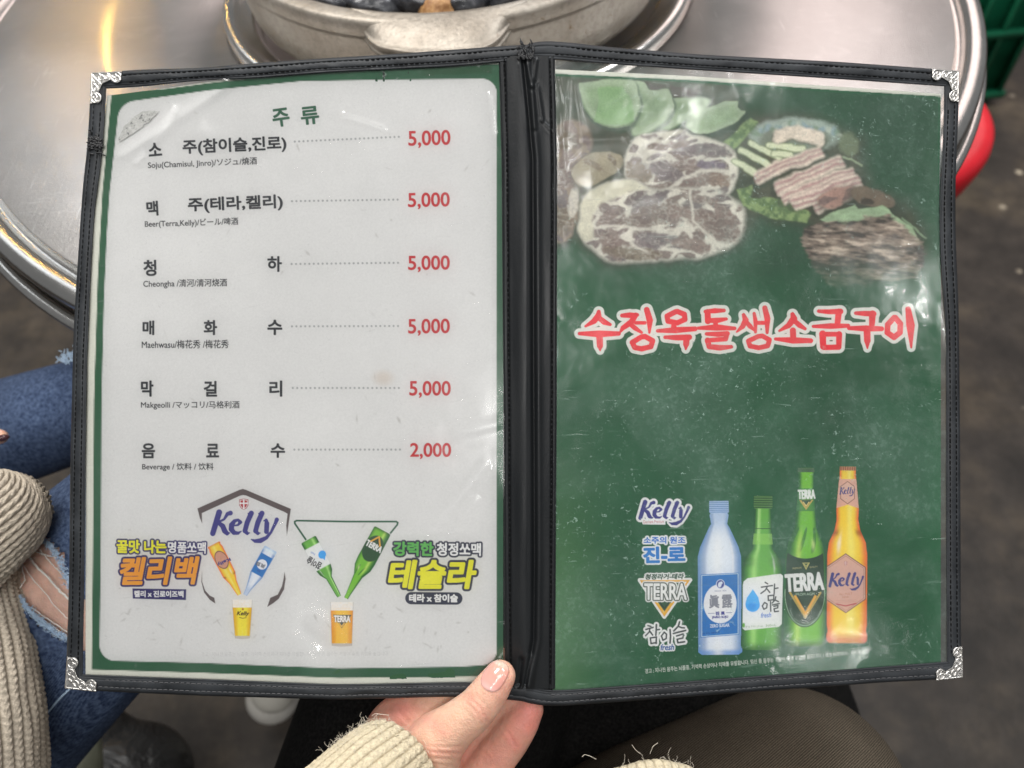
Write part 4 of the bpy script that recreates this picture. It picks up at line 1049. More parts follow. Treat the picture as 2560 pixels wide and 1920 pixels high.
# --- hand-lettered restaurant name (brush strokes)
def o5(x, y): return (1400 + x / 2.353, 720 + y / 2.353)
c = green_cv(1428, 750, 2302, 900, 1.0)
TT = [  # strokes: points in the close-up's pixels, radii
    ([(228, 140), (225, 165), (200, 195), (150, 225)], (10, 16, 14, 6)), ([(222, 170), (260, 200), (295, 215)], (12, 14, 8)), ([(115, 268), (230, 270), (345, 268)], (9, 17, 11)), ([(232, 275), (235, 340), (236, 368)], (17, 15, 4)),
    ([(365, 162), (410, 160), (455, 158)], (10, 14, 9)), ([(445, 160), (420, 200), (370, 235), (352, 262)], (13, 15, 12, 5)), ([(405, 205), (440, 235), (480, 262)], (11, 12, 7)), ([(445, 205), (500, 205)], (9, 9)), ([(510, 128), (528, 190), (526, 262)], (14, 16, 6)), ([(478, 288), (425, 320), (440, 350), (480, 358), (535, 345), (545, 310), (500, 285), (478, 288)], (13,) * 8),
    ([(680, 140), (630, 165), (635, 195), (690, 205), (735, 185), (732, 155), (690, 138)], (13,) * 7), ([(672, 205), (668, 240)], (13, 14)), ([(575, 252), (680, 248), (795, 240)], (9, 15, 12)), ([(618, 290), (690, 292), (760, 290)], (9, 14, 14)), ([(745, 292), (742, 330), (740, 360)], (16, 15, 5)),
    ([(855, 138), (910, 134), (965, 132)], (9, 13, 9)), ([(868, 142), (870, 195)], (15, 15)), ([(868, 192), (930, 190), (978, 182)], (12, 13, 8)), ([(915, 200), (915, 230)], (12, 12)), ([(812, 236), (920, 232), (1028, 238)], (8, 16, 9)), ([(862, 270), (930, 272), (985, 268)], (9, 13, 12)), ([(980, 270), (975, 300), (872, 308)], (14, 12, 11)), ([(868, 308), (878, 345), (940, 352), (1008, 346)], (14, 13, 14, 9)),
    ([(1080, 158), (1092, 190), (1075, 225), (1040, 258)], (9, 15, 13, 5)), ([(1092, 195), (1118, 225), (1145, 250)], (11, 12, 6)), ([(1142, 150), (1150, 195), (1150, 260)], (8, 11, 7)), ([(1155, 205), (1200, 205)], (10, 10)), ([(1205, 118), (1220, 180), (1218, 262)], (13, 15, 8)), ([(1165, 285), (1108, 312), (1118, 342), (1170, 352), (1222, 340), (1232, 305), (1190, 282), (1165, 285)], (12,) * 8),
    ([(1368, 155), (1375, 180), (1345, 220), (1290, 252)], (11, 17, 14, 6)), ([(1375, 190), (1410, 220), (1442, 240)], (12, 13, 8)), ([(1370, 250), (1372, 300)], (15, 15)), ([(1268, 300), (1370, 308), (1475, 310)], (8, 16, 12)),
    ([(1522, 136), (1580, 140), (1650, 138)], (9, 12, 14)), ([(1640, 140), (1632, 212)], (16, 14)), ([(1490, 226), (1590, 224), (1695, 222)], (8, 14, 10)), ([(1545, 270), (1548, 345)], (17, 15)), ([(1545, 272), (1640, 272)], (12, 12)), ([(1642, 272), (1640, 345)], (15, 13)), ([(1550, 350), (1640, 348)], (13, 13)),
    ([(1740, 148), (1790, 150), (1845, 152)], (9, 13, 14)), ([(1838, 152), (1835, 215)], (17, 14)), ([(1700, 236), (1800, 238), (1892, 240)], (10, 15, 12)), ([(1806, 245), (1808, 310), (1808, 355)], (17, 16, 4)),
    ([(1965, 175), (1928, 215), (1925, 262), (1965, 290), (2000, 262), (2002, 210), (1972, 175)], (14,) * 7), ([(2048, 125), (2062, 220), (2066, 350)], (14, 21, 5))]
RDB = np.array(alb(208, 34, 50)); dmin = np.full(c.X.shape, 1e9)
for P, r in TT: dmin = np.minimum(dmin, c.stroke([o5(*p) for p in P], np.array(r) / 2.353 * 1.22, None))
c.paint(sstep(.8, -.8, dmin - 8.5), np.array(alb(206, 212, 206))); wear = fbm(c.X / 14, c.Y / 14, 4, 66)
c.paint(sstep(.8, -.8, dmin), RDB * (.9 + .25 * wear)[..., None])
patch('restaurant_name_print', c, page_r, .32)

# --- drink marks and bottles
def o1(x, y): return (1560 + x / 3.19, 1140 + y / 3.19)
STW = np.array(alb(222, 224, 226))
c = green_cv(1588, 1238, 1735, 1322)
kelly(c, o1(122, 497), o1(520, 500), 41, KBLUE, (4.5, STW)); c.poly([o1(135, 500), o1(330, 500), o1(330, 548), o1(150, 545)], STW)
c.text('Denmark Premium', (o1(155, 538), o1(318, 534), 8), .1, alb(180, 70, 80)); patch('brand_sticker_print', c, page_r, .32)
c = green_cv(1596, 1328, 1724, 1420)
A1 = text_mask(c, '소주의 원조', (o1(155, 700), o1(490, 700), 18), 0, .8); B1 = text_mask(c, '진-로', (o1(153, 857), o1(492, 850), 42), 0, 2.4)
c.paint(dilate(np.maximum(A1, B1), 4.5, 1), STW); c.paint(A1, alb(38, 104, 186)); c.paint(B1, alb(30, 112, 184)); patch('brand_sticker_print', c, page_r, .32)
c = green_cv(1588, 1420, 1736, 1556)
A1 = text_mask(c, '청정라거-테라', (o1(168, 988), o1(480, 982), 15), .2, .9)
TR = [o1(125, 990), o1(528, 988), o1(322, 1282)]
c.paint(dilate(A1, 3.5, 1), STW); c.poly(TR, STW, grow=5); c.poly(TR, alb(214, 156, 50)); c.poly(TR, STW, grow=-4.5); c.poly(TR, alb(36, 74, 50), grow=-6.5)
B1 = text_mask(c, 'TERRA', (o1(160, 1148), o1(502, 1148), 42), 0, 1.2)
c.paint(dilate(B1, 6.0, 1), STW); c.poly(TR, alb(214, 156, 50), op=.0); c.paint(dilate(B1, 3.3, 1), alb(30, 44, 36)); c.paint(A1, alb(34, 66, 50)); c.paint(B1, OFFW)
chevron(c, o1(322, 0)[0], o1(0, 1178)[1], 17, 24, 2.6, alb(224, 164, 48)); chevron(c, o1(322, 0)[0], o1(0, 1168)[1], 11, 15, 1.6, alb(24, 44, 30))
patch('brand_sticker_print', c, page_r, .32)


def chamisul(c, ox, oy, k, col, line=None):
    S = [([(20, 8), (45, 14)], 4), ([(5, 38), (62, 22)], 4.5), ([(38, 28), (30, 60), (2, 88)], 4), ([(36, 52), (58, 82)], 4.5), ([(88, 0), (84, 84)], 5), ([(88, 42), (112, 38)], 4.5), ([(40, 105), (46, 150)], 4.5), ([(42, 106), (88, 98)], 4.5), ([(88, 98), (86, 150)], 4.5), ([(46, 150), (88, 142)], 4.5),
         ([(150, 60), (128, 90), (140, 124), (166, 110), (168, 76), (150, 60)], 4.5), ([(196, 40), (200, 90), (196, 146)], 5),
         ([(272, -22), (262, 12), (226, 50)], 5), ([(264, 14), (288, 24), (310, 26)], 4.5), ([(222, 70), (320, 46)], 5), ([(248, 90), (300, 74), (306, 84)], 4.5), ([(302, 86), (298, 106), (252, 116)], 4.5), ([(254, 118), (258, 144), (312, 136)], 5)]
    def Q(P): return [(ox + x * k, oy + y * k) for x, y in P]
    if line is not None:
        for P, r in S: c.stroke(Q(P), r * k * 1.25, line[1], grow=line[0])
    for P, r in S: c.stroke(Q(P), r * k * 1.25, col)


c = green_cv(1600, 1540, 1728, 1636)
chamisul(c, *o1(170, 1345), .315, alb(56, 60, 64), (5, STW)); F1 = text_mask(c, 'fresh', (o1(290, 1552), o1(402, 1548), 16), .25, .7)
c.paint(dilate(F1, 3.5, 1), STW); chamisul(c, *o1(170, 1345), .315, alb(56, 60, 64)); c.paint(F1, alb(44, 84, 150)); patch('brand_sticker_print', c, page_r, .32)

# pale blue soju bottle
c = green_cv(1738, 1246, 1862, 1642)
s_, t, m, pn, hw = bottle(c, o1(757, 358), o1(768, 1585), P_JIN, c_jinro)
c.paint(m * sstep(.083, .078, t), lerp3(alb(168, 188, 216), alb(92, 124, 172), .5 + .5 * np.cos(t * 520)) * 1.0)
c.stroke([o1(612, 1445), o1(612, 950)], .1, STW, op=0)
for gw, cc in ((0, alb(56, 112, 176)), (-1.8, alb(200, 216, 236)), (-3.2, JBL)): c.poly([o1(612, 945), o1(918, 930), o1(918, 1425), o1(612, 1450)], cc, grow=gw)
cx, cy = o1(767, 1178)
c.ell(cx, cy, 41, 49, 0, STW * .98); c.ell(*o1(769, 1022), 11, 12, 0, alb(200, 206, 226)); c.ell(*o1(769, 1022), 9.3, 10.2, 0, alb(56, 60, 130)); c.ell(*o1(764, 1026), 4.5, 7, .2, alb(206, 210, 226), 1); c.ell(*o1(776, 1012), 3.2, 3.6, .2, alb(206, 210, 226), 1)
c.text('SINCE 1924', (o1(722, 1084), o1(816, 1080), 4), .15, alb(80, 84, 130)); c.text('眞', (o1(678, 1216), o1(762, 1214), 34), 1.2, alb(122, 124, 134)); c.text('露', (o1(782, 1214), o1(868, 1210), 34), 1.0, alb(122, 124, 134))
c.text('진 로', (o1(730, 1272), o1(806, 1268), 10), .9, alb(56, 60, 130)); c.stroke([o1(672, 1255), o1(720, 1254)], .6, alb(70, 80, 140)); c.stroke([o1(816, 1250), o1(860, 1248)], .6, alb(70, 80, 140))
c.text('JINRO SOJU', (o1(700, 1302), o1(832, 1296), 8), .6, alb(56, 60, 130)); c.text('ZERO SUGAR', (o1(686, 1370), o1(842, 1362), 8.5), .4, alb(214, 226, 240)); c.text('16.5% 360ml', (o1(625, 1424), o1(760, 1410), 4), .1, alb(20, 60, 130))
patch('pale_blue_bottle_print', c, page_r, .32)
# green soju bottle
c = green_cv(1850, 1232, 1965, 1634)
s_, t, m, pn, hw = bottle(c, o1(1110, 318), o1(1098, 1548), P_SOJ, c_soju)
c.paint(m * sstep(.085, .08, t), lerp3(alb(88, 128, 72), alb(30, 74, 38), .5 + .5 * np.cos(t * 420)))
c.paint(m * sstep(.0025, .001, np.abs(t - .212)), alb(24, 60, 30)); c.paint(m * sstep(.24, .25, t) * sstep(.32, .31, t) * .5, alb(150, 200, 90))
c.poly([o1(948, 1030), o1(955, 1000), o1(985, 975), o1(1200, 944), o1(1250, 940), o1(1268, 955), o1(1258, 1340), o1(1235, 1362), o1(965, 1390), o1(946, 1375)], STW * .97)
c.ell(*o1(1026, 1186), 18, 18, 0, alb(70, 156, 216)); c.poly([o1(1028, 1062), o1(1072, 1128), o1(1082, 1180), o1(968, 1180), o1(980, 1130)], alb(80, 164, 220)); c.ell(*o1(1020, 1200), 10, 9, 0, alb(40, 130, 204), 4, .5)
def cham_v(c, k):
    X0, Y0 = o1(1088, 1008)
    S = [[(40, 0), (60, 12)], [(8, 40), (100, 26)], [(58, 34), (40, 66), (4, 92)], [(56, 56), (78, 84)], [(118, 14), (114, 98)], [(118, 52), (146, 46)], [(64, 112), (66, 150)], [(64, 112), (112, 106)], [(112, 106), (110, 150)], [(66, 150), (110, 144)],
         [(34, 168), (16, 196), (28, 224), (52, 212), (56, 180), (36, 168)], [(84, 160), (86, 240)], [(128, 120), (122, 146), (98, 172)], [(124, 148), (150, 160)], [(100, 188), (158, 176)], [(112, 200), (146, 192)], [(146, 194), (144, 212), (114, 220)], [(114, 222), (118, 244), (150, 240)]]
    for P in S: c.stroke([(X0 + x * k, Y0 + y * k) for x, y in P], 1.75, alb(60, 62, 66))
cham_v(c, .30); c.text('fresh', (o1(1092, 1292), o1(1176, 1286), 13), .4, alb(64, 110, 190), .25)
c.text('360mL', (o1(1130, 1362), o1(1215, 1356), 6), .1, alb(120, 140, 110)); c.text('참이슬 후레쉬 소주 16%', (o1(968, 1368), o1(1110, 1366), 5), .05, alb(120, 140, 110)); c.ell(*o1(955, 1350), 3, 6, 0, alb(96, 160, 60))
patch('green_soju_bottle_print', c, page_r, .34)
# green beer bottle
c = green_cv(1955, 1162, 2070, 1625)
s_, t, m, pn, hw = bottle(c, o1(1452, 95), o1(1438, 1518), P_TER, c_terra)
c.paint(m * sstep(.026, .022, t), alb(70, 96, 70)); c.paint(m * sstep(.112, .116, t) * sstep(.244, .24, t) * .75, alb(52, 112, 58))
mm = m * sstep(1.02, .98, np.hypot(s_ * .98, (t - .70) / .193)); mm2 = np.where(t < .70, m * sstep(.505, .51, t + .03 * s_ ** 2 * 4 * .3), mm)
c.paint(np.where(t < .70, mm2, mm) * sstep(.97, .91, np.abs(s_)), alb(22, 50, 32)); rr = np.hypot(s_ * .98, (t - .70) / .193); c.paint(m * (t > .68) * sstep(.02, .008, np.abs(rr - .95)), alb(140, 170, 140))
c.text('PREMIUM', (o1(1345, 905), o1(1415, 898), 4.5), .1, alb(170, 160, 110)); c.text('QUALITY', (o1(1480, 895), o1(1545, 890), 4.5), .1, alb(170, 160, 110))
c.poly([o1(1422, 852), o1(1482, 850), o1(1452, 908)], alb(186, 176, 110)); c.poly([o1(1434, 857), o1(1470, 856), o1(1452, 894)], alb(38, 74, 46)); chevron(c, o1(1452, 0)[0], o1(0, 862)[1], 4, 6, .7, alb(186, 176, 110))
c.text('TERRA', (o1(1288, 1088), o1(1600, 1068), 46), 2.2, OFFW * .95); c.text('FROM AGM', (o1(1370, 1116), o1(1520, 1110), 7), .3, alb(150, 170, 150))
chevron(c, o1(1446, 0)[0], o1(0, 1090)[1], 38, 62, 2.4, alb(176, 150, 70)); chevron(c, o1(1446, 0)[0], o1(0, 1120)[1], 25, 44, 3.2, alb(226, 164, 64)); chevron(c, o1(1446, 0)[0], o1(0, 1112)[1], 20, 34, 1.8, alb(20, 40, 24))
for k, (chs, rr0) in enumerate((('100% REAL CARBONATED BEER', 40),)):
    for q, ch in enumerate(chs):
        if ch == ' ': continue
        an = math.radians(160 - q * 140 / (len(chs) - 1)); x, y = o1(1446, 1180)[0] + rr0 * math.cos(an), o1(1446, 1180)[1] + (rr0 + 8) * math.sin(an)
        c.ell(x, y, 1.1, 1.8, 0, alb(150, 170, 150), 1, .7)
c.text('TERRA', (o1(1386, 345), o1(1528, 342), 24), 1.4, OFFW); c.poly([o1(1398, 352), o1(1510, 350), o1(1452, 430)], alb(190, 160, 84)); c.poly([o1(1414, 352), o1(1496, 351), o1(1453, 408)], alb(34, 66, 44)); chevron(c, o1(1453, 0)[0], o1(0, 368)[1], 7, 10, 1.2, alb(214, 190, 120))
patch('green_beer_bottle_print', c, page_r, .36)
# amber beer bottle
c = green_cv(2055, 1158, 2178, 1618)
s_, t, m, pn, hw = bottle(c, o1(1785, 85), o1(1776, 1492), P_KEL, c_kelly)
c.paint(m * sstep(.024, .02, t), lerp3(alb(176, 116, 84), alb(120, 70, 50), .5 + .5 * np.cos(s_ * 22)))
c.paint(m * sstep(.068, .072, t) * sstep(.217, .213, t - .02 * np.abs(s_)), alb(200, 158, 144))
c.poly(hexp(*o1(1783, 292), 36, 58), alb(110, 80, 74)); c.poly(hexp(*o1(1783, 292), 36, 58), alb(200, 164, 150), grow=-1.6)
kelly(c, o1(1722, 305), o1(1842, 300), 16, KBLUE)
H = hexp(*o1(1768, 1015), 100, 150, .27)
c.paint(m * sstep(.8, -.8, c.sdf_poly(H)), alb(112, 84, 76)); c.paint(m * sstep(.8, -.8, c.sdf_poly(H) + 2.2), alb(194, 158, 146)); c.paint(m * sstep(.8, -.8, np.abs(c.sdf_poly(H) + 5.5) - .5), alb(150, 104, 96))
shield(c, *o1(1768, 856), 8, 11); kelly(c, o1(1636, 1040), o1(1912, 1030), 31, KBLUE)
c.text('ALL MALT', (o1(1715, 1112), o1(1822, 1108), 6.5), .3, alb(176, 128, 108)); c.text('BEER', (o1(1742, 1135), o1(1795, 1132), 5.5), .3, alb(176, 128, 108))
for yy in (1152, 1166): c.stroke([o1(1690, yy), o1(1850, yy - 4)], .5, alb(176, 124, 112), op=.8)
c.stroke([o1(1695, 1180), o1(1768, 1196), o1(1850, 1176)], 1.6, alb(168, 72, 80))
patch('amber_bottle_print', c, page_r, .34)

c = green_cv(1605, 1615, 2180, 1695)
c.text('경고 : 지나친 음주는 뇌졸중, 기억력 손상이나 치매를 유발합니다. 임신 중 음주는 기형아 출생 위험을 높입니다. | 제조사/판매사 : 하이트진로', ((1613, 1686), (2172, 1636), 14), .25, alb(214, 222, 210))
patch('small_print', c, page_r, .30)

# torn, crumpled bit of film at the upper left of the price page
m_flap, nt, b = mat('crumpled_clear_film', alb(176, 176, 172), .22, spec=.6)
nt.links.new(ramp(nt, noise(nt, pos(nt), 420, 4, .7), [(.36, alb(95, 97, 97)), (.44, alb(172, 172, 169)), (.7, alb(196, 196, 193))]), b.inputs['Base Color'])
u_, v_ = np.meshgrid(np.linspace(0, 1, 90), np.linspace(-1, 1, 46), indexing='ij')
cxl = 296 + u_ * 102; cyl = 352 - u_ * 74 - 12 * np.sin(u_ * 3.1); hw_ = (14 + 7 * (fbm(u_ * 14, np.sign(v_) * 3, 3, 15) - .2)) * np.sin(np.clip(u_ * 1.02 + .02, 0, 1) * np.pi) ** .7 * (1 + .25 * (fbm(u_ * 9, v_ * 0 + 2, 3, 5) - .5)) + .5
xx = cxl + v_ * hw_ * .55; yy = cyl + v_ * hw_ * .83
V = on_menu(xx, yy, 1.0 + .8 * (fbm(xx / 7, yy / 5, 4, 6) - .5) * (1 - v_ ** 4)); link('torn_film_flap', mesh_np('torn_film_flap', V.reshape(-1, 3), grid_faces(90, 46)), m_flap, cover)
# ------------------------------------------------------------------ floor
TZ = 0.7204; TC = np.array([-.0147, .6739])
m_floor, nt, b = mat('worn_concrete', (.05, .045, .04), .55, spec=.35)
P = pos(nt)
c1 = ramp(nt, noise(nt, P, 5.0, 5, .62), [(.30, alb(38, 34, 30, 1.0)), (.5, alb(60, 54, 48, 1.0)), (.72, alb(94, 83, 68, 1.0))])
c2 = ramp(nt, noise(nt, P, 22, 4, .6), [(.35, .65), (.65, 1.15)])
v = nt.nodes.new('ShaderNodeTexVoronoi'); v.inputs['Scale'].default_value = 17; nt.links.new(P, v.inputs['Vector'])
sp = ramp(nt, v.outputs['Distance'], [(.06, 1.), (.15, 0.)]); sp = mth(nt, 'MULTIPLY', sp, ramp(nt, noise(nt, pos(nt, loc=(3, 1, 0)), 12, 2), [(.50, 0.), (.60, 1.)]))
nt.links.new(mixc(nt, mth(nt, 'MULTIPLY', sp, .8), mixc(nt, 1., c1, c2, 'MULTIPLY'), alb(178, 166, 146)), b.inputs['Base Color'])
bump(nt, b, noise(nt, P, 60, 4), .3, .003)
xx, yy = np.meshgrid(np.linspace(-4, 4, 9), np.linspace(-3, 6, 10))
fl = link('floor', mesh_np('floor', np.stack([xx, yy, 0 * xx], -1).reshape(-1, 3), grid_faces(10, 9)), m_floor); fl['kind'] = 'structure'


def lathe(prof, n=160, c=(0, 0), z0=0, a0=0):
    prof = np.array(prof, float); th = np.arange(n) / n * 2 * np.pi + a0
    V = np.stack([c[0] + prof[:, None, 0] * np.cos(th), c[1] + prof[:, None, 0] * np.sin(th), z0 + prof[:, None, 1] + 0 * th], -1)
    return V.reshape(-1, 3), grid_faces(len(prof), n, closed=True)[:, ::-1]


def metal(name, base, r0, r1, scratch=.25, tint=None):
    m, nt, b = mat(name, base, .3, 1)
    g = nt.nodes.new('ShaderNodeNewGeometry'); sub = nt.nodes.new('ShaderNodeVectorMath'); sub.operation = 'SUBTRACT'; sub.inputs[1].default_value = (TC[0], TC[1], TZ)
    nt.links.new(g.outputs['Position'], sub.inputs[0]); ln = nt.nodes.new('ShaderNodeVectorMath'); ln.operation = 'LENGTH'; nt.links.new(sub.outputs[0], ln.inputs[0])
    P = pos(nt)
    pn = noise(nt, P, 9, 3); rad = mth(nt, 'ADD', ln.outputs['Value'], mth(nt, 'MULTIPLY', pn, .02))
    n1 = N(nt, 'ShaderNodeTexNoise', Scale=2600., Detail=4.); n1.noise_dimensions = '1D'; nt.links.new(rad, n1.inputs['W'])
    blot = noise(nt, P, 5.5, 5, .65, .5); blot2 = noise(nt, P, 40, 5, .7, .3)
    col = mixc(nt, ramp(nt, blot, [(.35, 0.), (.65, 1.)]), tuple(x * .82 for x in base), base)
    col = mixc(nt, ramp(nt, blot2, [(.56, 0.), (.75, .35)]), col, tuple(min(1, x * 1.25) for x in base)); hl = noise(nt, pos(nt, (9, 330, 60), (0, 0, 1.0), (2, 0, 0)), 3, 2, .5, .2); hl2 = noise(nt, pos(nt, (330, 9, 60), (0, 0, .55)), 3, 2, .5, .2); hm = noise(nt, pos(nt, loc=(4, 4, 0)), 11, 3)
    hl = mth(nt, 'MULTIPLY', mth(nt, 'MAXIMUM', ramp(nt, hl, [(.69, 0.), (.74, 1.)]), ramp(nt, hl2, [(.69, 0.), (.74, 1.)])), ramp(nt, hm, [(.48, 0.), (.6, 1.)]))
    col = mixc(nt, mth(nt, 'MULTIPLY', hl, .6), col, (.95, .93, .9)); nt.links.new(col, b.inputs['Base Color'])
    rr = mth(nt, 'ADD', mth(nt, 'MULTIPLY', blot, (r1 - r0) * 1.4), r0 - .2 * (r1 - r0)); nt.links.new(mth(nt, 'ADD', rr, mth(nt, 'MULTIPLY', blot2, .08)), b.inputs['Roughness'])
    # brushed hairlines
    v1 = noise(nt, pos(nt, (30, 400, 60), (0, 0, .5)), 2, 3); v2 = noise(nt, pos(nt, (400, 30, 60), (0, 0, .2)), 2, 3)
    hh = mth(nt, 'ADD', mth(nt, 'ADD', mth(nt, 'MULTIPLY', n1.outputs[0], .45), mth(nt, 'MULTIPLY', v1, .5)), mth(nt, 'ADD', mth(nt, 'MULTIPLY', v2, .5), mth(nt, 'MULTIPLY', noise(nt, P, 1100, 4, .7), .9)))
    bump(nt, b, hh, scratch, .0004)
    return m


m_steel = metal('brushed_stainless', (.57, .54, .515), .23, .33, .5)
m_steel.node_tree.nodes['Principled BSDF'].inputs['Coat Weight'].default_value = .5; m_steel.node_tree.nodes['Principled BSDF'].inputs['Coat Roughness'].default_value = .15
m_steel2 = metal('polished_stainless_rim', (.62, .60, .57), .12, .22, .2)
table = thing('round_table', 'round stainless steel restaurant table with a rolled rim and a sunken grill ring', 'table', (TC[0], TC[1], 0))
V, F = lathe([(.1, -.012), (.172, -.012), (.1725, 0), (.30, 0.0003), (.3975, 0), (.3982, -.0004)], 220, TC, TZ); link('table_top', mesh_np('table_top', V, F), m_steel, table)
V, F = lathe([(.3982, -.0008), (.4000, -.0055), (.4030, -.0065), (.4055, -.0035), (.4070, .0008), (.4095, .0026), (.4140, .0030), (.4180, .0018), (.4205, -.001), (.4215, -.005), (.4200, -.010), (.4185, -.014), (.4190, -.018)], 220, TC, TZ); link('rim', mesh_np('rim', V, F), m_steel2, table)
th = np.linspace(0, 2 * np.pi, 14); V, F = lathe([(.4240 + .0042 * math.cos(t), -.0215 + .0042 * math.sin(t)) for t in th], 220, TC, TZ); link('rolled_edge', mesh_np('rolled_edge', V, F), m_steel2, table)
V, F = lathe([(.42, -.020), (.40, -.03), (.10, -.035), (.10, -.035), (.075, -.06), (.07, -.68), (.16, -.70), (.20, -.7204)], 120, TC, TZ); link('pedestal', mesh_np('pedestal', V, F), m_steel, table)
V, F = lathe([(.1995, .0004), (.1990, .0060), (.1965, .0096), (.1925, .0102), (.1880, .0075), (.1830, .0035), (.1770, .0020), (.1740, .0012), (.1728, -.006), (.1700, -.011)], 200, TC, TZ); link('grill_ring', mesh_np('grill_ring', V, F), m_steel2, table)

# ------------------------------------------------------------------ cast aluminium pot
m_alu, nt, b = mat('stained_cast_aluminium', (.5, .47, .42), .48, .6)
P = pos(nt)
cA = ramp(nt, noise(nt, P, 14, 5, .65), [(.3, (.20, .17, .135)), (.55, (.33, .295, .25)), (.75, (.45, .42, .375))])
cB = ramp(nt, noise(nt, P, 260, 4, .65), [(.35, .80), (.52, 1.0)]); cC = ramp(nt, noise(nt, P, 70, 4, .7, .8), [(.64, 0.), (.70, 1.)])
nt.links.new(mixc(nt, mth(nt, 'MULTIPLY', cC, .75), mixc(nt, 1., cA, cB, 'MULTIPLY'), (.16, .10, .045)), b.inputs['Base Color'])
bump(nt, b, mth(nt, 'ADD', noise(nt, P, 330, 4), noise(nt, P, 45, 3)), .55, .0008)
pot = thing('cooking_pot', 'stained cast aluminium pot with a wide lug handle standing on the table grill', 'cooking pot', (TC[0], TC[1], TZ))
PP = [(.02, .012), (.150, .012), (.158, .020), (.1635, .052), (.1650, .0600), (.1662, .0622), (.1690, .0630), (.1765, .0630), (.1795, .0618), (.1802, .0590), (.1800, .0520), (.1788, .0498), (.1775, .0492), (.1768, .046), (.1755, .030), (.1735, .016), (.1700, .0085), (.160, .006), (.02, .006)]
V, F = lathe(PP, 220, TC, TZ); link('pot_body', mesh_np('pot_body', V, F), m_alu, pot)
# lug handle: a tongue of metal leaving the rim level towards the sitter
outer = resample([(872, 38), (886, 46), (897, 62), (908, 82), (922, 106), (938, 119), (965, 127), (1006, 134), (1060, 139), (1130, 138), (1190, 131), (1228, 118), (1252, 98), (1272, 70), (1288, 44), (1302, 28), (1318, 20)], 70)
inner = resample([(872, 20), (960, 30), (1064, 33.5), (1110, 31), (1200, 22), (1318, 2)], 70)
t = np.linspace(0, 1, 26)[None]; gx = inner[:, 0:1] * (1 - t) + outer[:, 0:1] * t; gy = inner[:, 1:2] * (1 - t) + outer[:, 1:2] * t
zz = TZ + .0636 - .010 * t ** 1.6 + .0012 * sstep(.80, .97, t) - .0022 * sstep(.965, 1, t) + 0 * gx
top = at_z(gx, gy, zz); bot = top.copy(); bot[..., 2] -= .0055
n0, n1_ = top.shape[:2]; Vt = top.reshape(-1, 3); Vb = bot.reshape(-1, 3); F = grid_faces(n0, n1_); Fb = F[:, ::-1] + len(Vt)
idx = np.arange(n0 * n1_).reshape(n0, n1_); loop = np.r_[idx[:, -1], idx[-1, -2::-1], idx[-2::-1, 0], idx[0, 1:]]; loop = np.r_[loop, ]
S = np.stack([loop, np.roll(loop, -1), np.roll(loop, -1) + len(Vt), loop + len(Vt)], -1)
link('lug_handle', mesh_np('lug_handle', np.r_[Vt, Vb], np.r_[F, Fb, S]), m_alu, pot)

m_shell, nt, b = mat('wet_black_shell', (.02, .021, .024), .32, spec=.4, coat=.25, coat_rough=.1)
nt.links.new(ramp(nt, noise(nt, pos(nt, (1, 1, 1)), 90, 5, .7), [(.35, (.006, .007, .009)), (.62, (.05, .052, .06)), (.8, (.20, .20, .21))]), b.inputs['Base Color']); bump(nt, b, noise(nt, pos(nt), 160, 4), .6, .001)
m_shellb, nt, b = mat('brown_shell', (.35, .18, .07), .5, spec=.3)
nt.links.new(ramp(nt, noise(nt, pos(nt), 120, 5, .7), [(.35, (.22, .10, .035)), (.7, (.52, .31, .14))]), b.inputs['Base Color']); bump(nt, b, noise(nt, pos(nt), 260, 4), .6, .001)


def pebble(name, px, py, z, a, b_, cc, rot, m, seed, label, cat, group):
    C0 = at_z(px, py, z); th = np.linspace(0, np.pi, 26)[:, None]; ph = np.arange(40)[None] / 40 * 2 * np.pi
    d = np.stack([np.sin(th) * np.cos(ph), np.sin(th) * np.sin(ph), np.cos(th) + 0 * ph], -1)
    lump = 1 + .22 * (fbm(d[..., 0] * 2.2 + seed + 4, d[..., 1] * 2.2 + d[..., 2] * 2, 3, seed) - .5)
    tip = 1 - .25 * np.clip(d[..., 0], 0, 1) ** 2
    ridge = 1 + .018 * np.sin(26 * np.sqrt((d[..., 0] + 1) ** 2 + d[..., 1] ** 2) * 1.3)
    V = d * np.array([a, b_, cc]); V[..., 1] *= tip; V *= (lump * ridge)[..., None]
    c_, s_ = math.cos(rot), math.sin(rot); R = np.array([[c_, -s_, 0], [s_, c_, 0], [0, 0, 1]]); tl = random.uniform(-.5, .5); R = R @ np.array([[math.cos(tl), 0, math.sin(tl)], [0, 1, 0], [-math.sin(tl), 0, math.cos(tl)]])
    V = (V.reshape(-1, 3) @ R.T)
    o = link(name, mesh_np(name, V, grid_faces(26, 40, closed=True)), m); o.location = C0; tag(o, label, cat, group); return o


